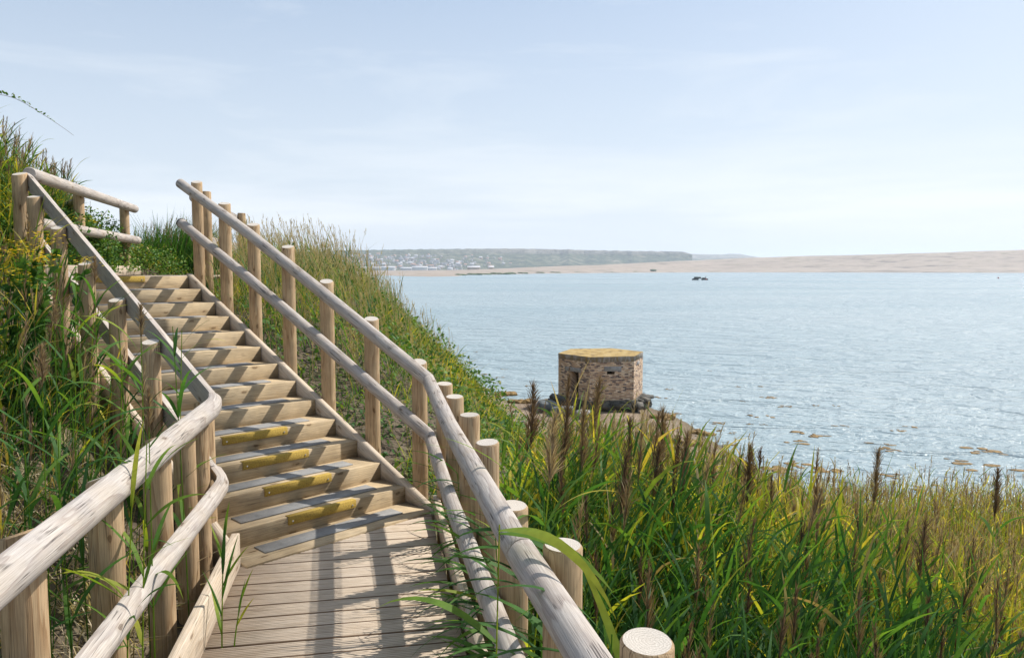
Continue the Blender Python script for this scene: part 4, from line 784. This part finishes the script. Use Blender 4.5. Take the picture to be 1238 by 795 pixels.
fenceline = lambda y: np.interp(y, [-1, .3, 1.69, 2.31, 3.02, 3.71, 4.42, 5.06, 5.6, 6.2], [.72, .53, .31, .157, .01, -.122, -.249, -.384, -.5, -.3])
inview = lambda x, y: (np.abs(x) < .72 * y + 1.3)
# reed bed on the right
def dens_r(x, y):
    off = x - fenceline(y); w_ = x + .25 * y; zz = ground(x, y, False)
    d = (off > .13) & (zz < -.55) & (zz > -3.93) & inview(x, y); d = d & ~((y > 14) & (x < 8)) & ~((y > 13.2) & (x < 5.0)) 
    d = d & ~((y > 9.5) & (x < 1.6)) & ~((y > 7.6) & (x < 1.0))
    return np.where(d, 1., 0.)
mb = MB()
x, y, z = scatter(38000, -.6, 14, .9, 17, lambda x, y: dens_r(x, y) * np.clip(4.2 / (1.6 + y * .30), .16, 1))
d_ = np.hypot(x, y)
p2 = np.stack([x, y], -1); patch = fbm(p2, .9, 21)
h = (1.62 + .22 * patch + rng.normal(0, .12, len(x))); h = np.where(rng.uniform(0, 1, len(x)) < .3, h * rng.uniform(.5, .85, len(x)), h)
h = np.where(y < 5, h * np.interp(y, [.8, 2.0, 5], [.60, .86, 1]), h)
# shorter next to the rail so that it does not cover it
off = x - fenceline(y); h = h * np.interp(off, [.13, .7, 1.8], [.74, .92, 1]); zt_ = z + h
cap = 1.8 - (np.interp(x / y, [-.2, .03, .14, .20, .27, .31, .45, .67], [.20, .215, .225, .234, .252, .270, .284, .290]) + rng.normal(0, .024, len(x))) * y - .17
cap = cap - np.clip((5.5 - y), 0, 3) * .05; cap = np.where(y < 2.6, 9, cap); h = np.minimum(h, cap - z); k_ = h > .35; x, y, z, h, d_, patch, off = [a[k_] for a in (x, y, z, h, d_, patch, off)]
rc = .44 + .13 * patch + np.interp(d_, [2, 3.5, 5, 8], [-.32, -.20, .04, .22]) + rng.normal(0, .17, len(x))
nr_ = d_ < 5.5
reeds(mb, x[nr_], y[nr_], z[nr_], h[nr_], np.clip(rc[nr_], .02, .95), 10, .13, 80, .42, .018, True, pr=.34, psize=.27, pw=.004)
nf = ~nr_
reeds(mb, x[nf], y[nf], z[nf], h[nf], np.clip(rc[nf], .05, .95), 7, .5, 20, .30, .013, False, pr=.80, psize=.22, pw=.0055)
print('reed bed', len(x))
o = mb.build('reed_bed', [M['leaf'], M['plume']]); tag(o, 'dense bed of green and yellowing reeds right of the boardwalk', 'reeds', kind='stuff')
# undergrowth: dead straw litter and short blades at the reeds' feet
mb = MB(); x, y, z = scatter(15000, -.5, 10, .9, 15, dens_r); n = len(x)
ribbons(mb, np.stack([x, y, z], -1), rng.uniform(0, 6.28, n), rng.uniform(.5, 1.4, n), rng.uniform(0, 1.6, n), rng.uniform(.3, .8, n), .009, 3, rng.normal(0, .6, n), rng.uniform(.2, 1, n))
o = mb.build('reed_litter', M['dry']); tag(o, 'dead straw and dry stems between the reeds at right', 'straw', kind='stuff')
# bank beyond the stairs: short grass, scrub leaves, dry seeding grass
def bank_mask(x, y):
    q = np.stack([x, y], -1) - P1[:2]; s_ = (q @ D[:2]) / G; n_ = q @ NL[:2]
    out_ = (n_ < -.22) | (s_ > 14)
    path = (s_ > 11) & (x < np.interp(y, [8, 12.3], [-3.3, -4.15])) & (x > np.interp(y, [7, 11.4], [-4.7, -5.7])) & (y < 12.4)
    zz = ground(x, y, False); return out_ & ~path & (zz > -3.75) & (x > -6.5) & ~((zz < -.75) & (y < 7.2)) & (x < .9 + .1 * (y - 6)) & (y > 5.95)
mb = MB(); x, y, z = scatter(110000, -6.5, 3, 5.9, 34, lambda x, y: bank_mask(x, y) * np.clip(9 / y, .2, 1) * np.where(fbm(np.stack([x, y], -1), 1.6, 31) > -.45 - .5 * (y > 8.2), 1, .22)); n = len(x)
pt = fbm(np.stack([x, y], -1), 1.2, 33)
ribbons(mb, np.stack([x, y, z], -1), rng.uniform(0, 6.28, n), rng.uniform(.7, 1.5, n), rng.uniform(.2, 1.8, n), rng.uniform(.10, .32, n) * (1.1 + .5 * pt), .009 * (1 + .3 * (y > 10)), 3, rng.normal(0, .5, n), np.clip(.45 + .25 * pt + rng.normal(0, .16, n), 0, 1))
o = mb.build('bank_grass', M['leaf']); tag(o, 'short green and straw grass covering the bank beyond the stairs', 'grass', kind='stuff'); print('bank grass', n)
def leaves(mb, P, size, r, mat=0):
    n = len(P); ribbons(mb, P, rng.uniform(0, 6.28, n), rng.uniform(-.3, 1.2, n), rng.uniform(.2, 1.2, n), size, size * .62, 2, rng.normal(0, .8, n), r, mat, prof=[.35, 1, .1])
mb = MB()
def scrubd(x, y): zz = ground(x, y, False); return bank_mask(x, y) * (np.interp(zz, [-3.7, -2.8, .4, 1.3], [.3, 1, 1, .35])) * np.where(fbm(np.stack([x, y], -1), 1.3, 41) > -.45, 1, .05) * np.where((y < 7.6) & (x < -.9), .5, 1) * np.clip(12 / y, .2, 1)
x, y, z = scatter(150000, -6, 2.6, 6.1, 34, scrubd); n = len(x); hh = .10 + .36 * np.clip(fbm(np.stack([x, y], -1), 2.2, 42) + .5, 0, 1.3)
leaves(mb, np.stack([x, y, z + hh * rng.uniform(0, 1, n) ** .6], -1), rng.uniform(.028, .065, n) * (1 + .04 * np.clip(y - 8, 0, 20)), np.clip(rng.beta(2, 2.4, n) + .12 * fbm(np.stack([x, y], -1), 3, 43), 0, 1))
o = mb.build('bank_scrub', M['scrub']); tag(o, 'low leafy scrub spreading over the seaward bank', 'scrub', kind='stuff'); print('scrub', n)
mb = MB()
x, y, z = scatter(16000, -5, 1.2, 6.6, 26, lambda x, y: bank_mask(x, y) * (ground(x, y, False) > -1.6) * np.interp(x + .25 * y, [-2, -1, .6, 1.4, 2.4], [.9, 1, .8, .3, .06]) * np.where(y < 7.5, .12, 1) * np.where(y > 8.3, 1, .5)); n = len(x)
root = np.stack([x, y, z], -1); la = 2.4 + rng.normal(0, .5, n); hgt = rng.uniform(.35, .95, n) * np.interp(x, [-3.8, -2.2, -.8, .5], [1.0, 1.05, .75, .5]) * np.interp(y, [6, 9], [.5, 1]); lm = hgt * rng.uniform(.1, .5, n)
top = root + np.stack([np.cos(la) * lm, np.sin(la) * lm, hgt], -1); cv = np.stack([-np.cos(la) * lm, -np.sin(la) * lm, lm * 0], -1) * .7
stems(mb, root, top, .0045, rng.uniform(.45, 1, n), 0, 3, cv); sdv = top - root; sdv /= np.linalg.norm(sdv, axis=1)[:, None]
sel = rng.uniform(0, 1, n) < .75; plumes(mb, top[sel], sdv[sel], 7, .15 * rng.uniform(.6, 1.3, sel.sum()), rng.uniform(.5, 1, sel.sum()), 0, wid=.006)
ng = int(n * .9); ii = rng.integers(0, n, ng); P = root[ii] + (top - root)[ii] * rng.uniform(.1, .6, ng)[:, None]
ribbons(mb, P, la[ii] + rng.normal(0, .8, ng), 1.25 - rng.uniform(0, .4, ng), rng.uniform(.2, 1, ng), rng.uniform(.25, .5, ng), .011, 4, rng.normal(0, .5, ng), np.clip(rng.normal(.32, .15, ng), 0, 1), 1)
o = mb.build('dry_grass', [M['dry'], M['leaf']]); tag(o, 'tall pale seeding grass on the brow of the bank behind the stairs', 'grass', kind='stuff'); print('dry', n)
gz_ = lambda x, y: float(ground(np.array([x]), np.array([y]))[0])
# left bank: reeds, grass, litter
def left_mask(x, y):
    q = np.stack([x, y], -1) - P1[:2]; s_ = (q @ D[:2]) / G; n_ = q @ NL[:2]
    a = (s_ >= -.4) & (n_ > WID + .32); lx = np.interp(y, [-1, .8, 2.27, 4.1, 4.8], [-1.1, -1.38, -1.66, -1.90, -2.1]); bl = (s_ < -.4) & (x < lx - .06)
    up2 = (y > 6.6) & (x < np.interp(y, [6.6, 7, 11.4, 13], [-5.2, -4.95, -5.85, -6.1])) & ((y < 9) | (x < -.575 * y)); return (((a | bl) & (y < 6.9)) | up2) & inview(x, y) & (y > .9)
mb = MB()
x, y, z = scatter(56000, -11, -1.3, .9, 15, lambda x, y: left_mask(x, y) * np.interp(y, [1, 3, 5, 12], [.35, .7, .9, .9]) * np.where(fbm(np.stack([x, y], -1), 1.9, 51) > -.35, 1, .25) * np.where((x > -5.6) & (y < 7.4), np.interp(-x - .62 * y, [-3, .2, 1.0, 2], [.22, .26, .5, 1]), 1) * .6); n = len(x)
dd = np.hypot(x, y)
h = rng.uniform(.75, 1.35, n) * np.interp(-x, [1.5, 3, 5, 8], [.68, .9, 1.1, 1.2]) * np.interp(y, [6.5, 8, 9.2, 10.5, 12], [1, .98, .80, .5, .4]); print('left ground', gz_(-5.5, 8), gz_(-6, 9), gz_(-7, 8), gz_(-5, 6), gz_(-9,12))
reeds(mb, x, y, z, h, np.clip(.36 + rng.normal(0, .24, n) + .10 * fbm(np.stack([x, y], -1), 1.5, 52), .02, .9), 8, .5, 24, .30, .0125, True, pr=.62, wind=.3, psize=.2, pw=.0055)
print('left reeds', n)
o = mb.build('reed_bank', [M['leaf'], M['plume']]); tag(o, 'dark green reeds with purple-brown plumes covering the bank left of the stairs', 'reeds', kind='stuff')
mb = MB(); x, y, z = scatter(42000, -9, -1.3, .9, 12, lambda x, y: left_mask(x, y) * np.where(fbm(np.stack([x, y], -1), 2.1, 61) > -.1, 1, .25)); n = len(x)
ribbons(mb, np.stack([x, y, z], -1), rng.uniform(0, 6.28, n), rng.uniform(.3, 1.45, n), rng.uniform(.2, 1.8, n), rng.uniform(.15, .62, n), .008, 3, rng.normal(0, .6, n), np.clip(rng.uniform(.15, 1.1, n), 0, 1))
o = mb.build('bank_straw', M['dry']); tag(o, 'tangled dry straw and short grass on the bank left of the stairs', 'straw', kind='stuff')
# reed plants as individual things
def reed_plant(x, y, zb, ztop, label, group=None, lean=(0, 0), nleaf=6, plume=True, r=.3, leafL=.4, pr=.25, psz=.24, k=70, leaves_spec=None, leafW=.022, seed=0):
    rs = np.random.default_rng(seed + 900); root = empty('reed', (x, y, zb), label, 'reed', group)
    a = np.array([[x, y, zb]]); top = np.array([[x + lean[0], y + lean[1], ztop]]); cv = np.array([[-lean[0] * .5, -lean[1] * .5, 0]])
    m_ = MB(); stems(m_, a, top, .008, r + .1, 0, 6, cv); m_.build('stem', M['leaf'], root, loc=(x, y, zb))
    sp = leaves_spec or [(rs.uniform(.35, .95), rs.uniform(0, 6.28), rs.uniform(.6, 1.2), rs.uniform(.4, 1.6), leafL * rs.uniform(.7, 1.2)) for _ in range(nleaf)]
    for (t_, az, el, bd, ll) in sp:
        P = a + (top - a) * t_ + cv * t_ * (1 - t_); m_ = MB(); ribbons(m_, P, az, el, bd, ll, leafW, 10, rs.normal(0, .35), float(np.clip(r + rs.normal(0, .1), 0, 1)))
        m_.build('leaf', M['leaf'], root, loc=tuple(P[0]), smooth=True)
    if plume:
        sdv = (top - a) / np.linalg.norm(top - a); T = top + sdv * psz; m_ = MB(); stems(m_, top - sdv * .02, T, .004, .4, 0, 2); plumes(m_, T, sdv, int(k * 2.4), psz, pr, 0, wid=.0035, spread=.36, droop=.6); m_.build('plume', M['plume'], root, loc=tuple(top[0]))
    return root
def gz(x, y): return float(ground(np.array([x]), np.array([y]))[0])
tall = [  # pixel column, distance, plume top row, lean, wording
 (640, 4.6, 470, 'tall dark-plumed reed leftmost of those in front of the pillbox'), (664, 4.3, 492, 'dark-plumed reed just right of the leftmost tall one'), (690, 4.9, 462, 'tallest dark-plumed reed standing in front of the pillbox door'),
 (702, 4.4, 500, 'dark-plumed reed a little right of the pillbox door'), (735, 4.0, 553, 'narrow dark plume below the middle of the pillbox'), (760, 4.4, 545, 'narrow dark plume below the right half of the pillbox'), (800, 4.8, 500, 'branching dark plume right of the pillbox'), (812, 4.4, 530, 'brown plume leaning just right of the branching one'),
 (880, 5.2, 555, 'dark plume standing above the reeds right of the weed-covered rock'), (908, 5.0, 548, 'thick dark plume right of centre in the reed bed'), (1052, 5.0, 552, 'broad dark plume rising alone over the right half of the reeds'), (972, 6.5, 530, 'thin dark spike standing against the water'), (1216, 5.6, 575, 'dark plume nearest the right edge of the reed bed'), (1110, 4.2, 640, 'dark plume low among the reeds at lower right')]
for i, (u, dd, vt, lb) in enumerate(tall):
    x = (u - 619) / 925 * dd; zt = 1.8 - (vt - 324.6) / 925 * dd - .36; zb = gz(x, dd) - .05
    reed_plant(x - .04, dd, zb, zt, lb, 'dark-plumed reeds standing above the reed bed', lean=(.05 + .07 * (i % 3), .02), nleaf=7, r=.30 + .03 * (i % 4), seed=i, k=110 if u != 972 else 40, pr=.22 + .10 * (i % 4), psz=.36 if u != 972 else .24)
# nodding golden plume beside the rail
reed_plant(.02, 2.95, -1.0, .98, 'reed with a nodding golden-brown plume beside the path rail', lean=(.12, -.12), nleaf=5, r=.45, pr=.8, psz=.26, k=120, seed=40)
# reed whose long leaf lies across the rail
reed_plant(-.075, 2.42, -1.0, .985, 'reed whose long pale leaf arches over the near end of the seaward rail', lean=(.035, -.03), plume=False, r=.46, leafW=.036, seed=41,
           leaves_spec=[(.99, -.93, .32, 1.35, .58), (.985, -.80, .26, 1.0, .48), (.8, 2.9, .7, 1.4, .45), (.7, -2.6, .5, 1.4, .5), (.6, 3.6, .6, 1.6, .5)])
reed_plant(.35, 2.0, -1.0, .72, 'young reed behind the nearest post of the seaward fence', plume=False, r=.35, leafW=.026, seed=43, nleaf=8, leafL=.5)
# reeds pushing up along the kerb and over the boards
for i, (x, y, zt, az_l) in enumerate([(.20, 2.62, .80, 3.6), (.26, 2.12, .78, 3.9), (.12, 3.3, .80, 3.7), (.30, 1.95, .70, 4.1), (.02, 3.95, .8, 3.6), (.16, 2.85, .7, 4.0), (.24, 2.4, .62, 3.2), (.36, 1.6, .74, 3.9)]):
    reed_plant(x, y, -1.1, zt, 'broad-leaved reed pressing against the posts of the seaward path fence, %s from the near end' % ['fifth', 'third', 'seventh', 'second', 'eighth', 'sixth', 'fourth', 'first'][i], 'reeds pressing against the seaward path fence', lean=(.02, -.05), plume=False, r=.26, leafW=.027, seed=200 + i,
               leaves_spec=[(t_, az_l + random.uniform(-1.3, 1.3), random.uniform(.5, 1.1), random.uniform(.5, 1.6), random.uniform(.35, .6)) for t_ in (.55, .62, .68, .74, .8, .85, .9, .94, .98)])
for i, (x, y, zt) in enumerate([(-.30, 5.0, .45), (-.20, 4.5, .50), (-.12, 4.1, .45), (-.02, 3.6, .55), (.02, 3.35, .40), (.07, 3.1, .5), (.12, 2.8, .45), (.16, 2.55, .5), (.05, 2.9, .3), (.2, 2.2, .4), (-.08, 3.85, .25), (.25, 1.9, .5)]):
    reed_plant(x, y, -1.0, zt, 'reed leaning through the lower rail onto the boardwalk, %s from the near end' % ['twelfth', 'eleventh', 'tenth', 'eighth', 'seventh', 'sixth', 'fourth', 'third', 'fifth', 'second', 'ninth', 'first'][i], 'reeds leaning in over the right kerb of the boardwalk', lean=(-.06, -.03), plume=False, r=.22, leafW=.02, seed=60 + i,
               leaves_spec=[(t_, 3.3 + random.uniform(-.9, .9), random.uniform(.3, .8), random.uniform(.6, 1.4), random.uniform(.3, .52)) for t_ in (.6, .65, .7, .74, .78, .82, .86, .9, .94, .97, 1.0)])
# two small reeds growing up through the boards
x, y = bz(268, 783, 0); reed_plant(x, y, -.05, .50, 'young reed growing up against the left kerb board', plume=False, r=.42, leafW=.018, lean=(-.02, .12), seed=81, leaves_spec=[(.2, 2.2, .9, .4, .28), (.35, 2.8, 1.2, .3, .24), (.5, 1.0, 1.3, .2, .3), (.6, .5, 1.1, .4, .22), (.7, 1.6, 1.4, .2, .26), (.8, 2.6, 1.2, .3, .2), (.95, 1.2, 1.4, .2, .2)])
x, y = bz(282, 780, 0); reed_plant(x, y, -.05, .22, 'smaller young reed growing through a gap in the boards', plume=False, r=.40, leafW=.014, lean=(.03, .05), seed=82, leaves_spec=[(.5, .6, 1.1, .4, .15), (.7, 1.4, 1.2, .3, .17), (.95, .9, 1.2, .3, .15)])
ORD = ['first', 'second', 'third', 'fourth', 'fifth', 'sixth', 'seventh', 'eighth', 'ninth', 'tenth', 'eleventh', 'twelfth', 'thirteenth', 'fourteenth', 'fifteenth', 'sixteenth']
lr_ = [25, 60, 80, 100, 112, 128, 150, 165, 205, 216, 170, 151, 90, 40, 130, 70]
# tall reeds in front of the landward stair fence
for i, (u, dd, vt) in enumerate([(25, 3.6, 420), (60, 3.9, 400), (80, 4.6, 330), (100, 3.9, 380), (112, 4.6, 345), (128, 3.6, 430), (150, 4.0, 395), (165, 3.7, 410), (205, 4.3, 400), (216, 4.0, 395), (170, 3.2, 520), (151, 3.0, 540), (90, 3.0, 470), (40, 3.0, 470), (130, 2.9, 600), (70, 2.8, 560)]):
    x = (u - 619) / 925 * dd; zt = 1.8 - (vt - 324.6) / 925 * dd
    reed_plant(x, dd, gz(x, dd) - .05, zt, 'green reed in front of the landward stair fence, %s from the left edge' % ORD[sorted(lr_).index(u)], 'reeds in front of the landward stair fence', lean=(.05 * (i % 3 - 1), .03), nleaf=8, plume=(i % 3 == 1), r=.30 + .06 * (i % 3), leafL=.36, seed=100 + i, pr=.6, psz=.16, k=60, leafW=.02)
# dark reed clump at the end of the upper boardwalk
cl = empty('reed_clump', (-5.9, 13.2, 1.6), 'dense dark green reed clump at the far end of the upper boardwalk', 'reeds')
mb = MB(); n = 3200; a = rng.uniform(0, 6.28, n); q = np.sqrt(rng.uniform(0, 1, n)); x = -5.95 + q * np.cos(a) * .85; y = 13.4 + q * np.sin(a) * .7; z = np.full(n, 1.5); hh = rng.uniform(.6, 1.25, n) * (1.22 - .5 * q ** 2)
ribbons(mb, np.stack([x, y, z], -1), rng.normal(.1, 1.0, n), 1.45 - rng.uniform(0, .35, n), rng.uniform(.2, 1.0, n), hh, .014, 4, rng.normal(0, .5, n), np.clip(rng.normal(.16, .08, n), 0, 1))
mb.build('foliage', M['leaf'], cl, loc=tuple(cl.location))
mb = MB(); n = 170; a = rng.uniform(0, 6.28, n); q = np.sqrt(rng.uniform(0, 1, n)) * .95; r0 = np.stack([-5.95 + q * np.cos(a) * .8, 13.4 + q * np.sin(a) * .6, np.full(n, 1.8)], -1); tp = r0 + np.stack([rng.uniform(.0, .15, n), rng.uniform(-.05, .05, n), rng.uniform(.55, .85, n) * (1.1 - .35 * q ** 2)], -1)
stems(mb, r0, tp, .006, .7, 0, 2); sdv = tp - r0; sdv /= np.linalg.norm(sdv, axis=1)[:, None]; plumes(mb, tp, sdv, 8, .16, rng.uniform(.5, 1, n), 0, wid=.008); mb.build('plumes', M['plume'], cl, loc=tuple(cl.location))
# bramble bushes behind the upper fence
def bush(cx, cy, cz, rx, ry, rz, n, label, name='bramble_bush', rbias=0, ls=.042, cat='bush'):
    root = empty(name, (cx, cy, cz), label, cat); mb = MB(); d = rng.normal(size=(n, 3)); d[:, 2] = np.abs(d[:, 2]); d /= np.linalg.norm(d, axis=1)[:, None]; rr_ = rng.uniform(.45, 1, n) ** .5 * (1 + .28 * fbm(d, 3.2, int(cx * 100) % 97))
    P = d * rr_[:, None] * np.array((rx, ry, rz)) + np.array((cx, cy, cz)); leaves(mb, P, rng.uniform(.6, 1.3, n) * ls, np.clip(rng.beta(2, 2.6, n) + rbias, 0, 1)); mb.build('foliage', M['scrub'], root, loc=(cx, cy, cz))
    mb = MB(); k = 26; d2 = d[:k]; stems(mb, np.tile(np.array([[cx, cy, cz - .1]]), (k, 1)) + rng.normal(0, .1, (k, 3)) * np.array((1, 1, 0)), d2 * np.array((rx, ry, rz)) * 1.12 + np.array((cx, cy, cz)), .008, .5, 0, 3); mb.build('stems', M['twig'], root, loc=(cx, cy, cz)); return root
bush(-5.35, 9.0, 1.75, .75, .9, .90, 9500, 'bramble bush behind the near half of the upper landward fence')
bush(-6.1, 10.6, 1.75, .95, .9, .92, 9500, 'bramble bush behind the far half of the upper landward fence', rbias=.08)
bush(-5.75, 11.9, 1.65, .6, .6, .62, 2600, 'small bramble bush at the far end of the upper landward fence', rbias=.12)
bush(-4.35, 5.75, 1.0, .5, .5, .75, 2400, 'leafy bush left of the landward stair fence, below the ragwort', rbias=-.1)
# ragwort with yellow flower heads
def ragwort(x, y, zt, label, n=7, sp=.2, seed=0):
    zb = gz(x, y) - .05; rs = np.random.default_rng(seed); root = empty('ragwort', (x, y, zb), label, 'wildflower'); a = np.tile(np.array([[x, y, zb]]), (n, 1)) + rs.normal(0, .04, (n, 3)) * np.array((1, 1, 0))
    top = np.stack([x + rs.normal(0, sp, n), y + rs.normal(0, sp * .6, n), zt - np.abs(rs.normal(0, .12, n))], -1); m_ = MB(); stems(m_, a, top, .008, .3, 0, 4)
    k = n * 26; ii = rs.integers(0, n, k); P = a[ii] + (top - a)[ii] * rs.uniform(.1, .95, k)[:, None]; leaves(m_, P, rs.uniform(.05, .10, k), np.clip(rs.normal(.35, .15, k), 0, 1), 1); m_.build('stems', [M['leaf'], M['scrub']], root, loc=(x, y, zb))
    for i in range(n):
        m_ = MB(); q = 26; c_ = top[i] + rs.normal(0, .035, (q, 3)) * np.array((1.3, 1.3, .35)); ribbons(m_, c_ - np.array((.008, 0, 0)), rs.uniform(0, 6.28, q), rs.uniform(-.2, .3, q), .1, .019, .019, 2, 0, rs.uniform(0, 1, q), 0, prof=[.6, 1, .6]); m_.build('flower_head', M['flower'], root, loc=tuple(top[i]))
def at_px(u, v_, d): return (u - 619) / 925 * d, d, 1.8 - (v_ - 324.6) / 925 * d
for i, (u, v_, d, lb, n_) in enumerate([(22, 282, 5.6, 'largest ragwort with yellow flower heads, at the left edge below the corner post', 12), (45, 300, 5.3, 'ragwort in flower in front of the second post of the landward stair fence', 9), (12, 300, 5.2, 'ragwort cut by the left edge of the picture', 9), (78, 262, 8.2, 'ragwort flowering behind the top rail of the landward stair fence', 8), (62, 240, 8.8, 'ragwort showing between the corner post and the bramble', 6), (172, 300, 12.0, 'small ragwort at the foot of the farthest upper fence post', 6)]):
    x, y, zt = at_px(u, v_, d); ragwort(x, y, zt, lb, n_, .17, i)
# arching bramble shoot against the sky
x0_, y0_, z0_ = at_px(-14, 122, 6.6); pts = [at_px(u, v_, 6.6 + .004 * (u + 14)) for u, v_ in [(-30, 128), (0, 117), (20, 119), (40, 127), (58, 140), (78, 152), (98, 167)]]
br_ = empty('bramble_shoot', pts[0], 'thin bramble shoot arching against the sky at upper left', 'plant'); mb = MB()
log(mb, [(pts[0][0] - .5, pts[0][1] + .1, pts[0][2] - 1.5), (pts[0][0] - .25, pts[0][1], pts[0][2] - .35)] + pts, .0045, nseg=40, nside=6, wob=0, taper=.7, bevel=.001); mb.build('stem', M['twig'], br_, loc=pts[0])
for i in range(26):
    t_ = i / 26 * 5.0; i0 = int(t_); p = np.array(pts[i0]) * (1 - (t_ - i0)) + np.array(pts[i0 + 1]) * (t_ - i0); mb = MB()
    leaves(mb, np.array([p, p + (0, 0, .01)]), np.array([.045, .035]) * (1 - .4 * i / 26), np.array([.5, .8])); mb.build('leaf', M['scrub'], br_, loc=tuple(p))
print('objects', len(bpy.data.objects))
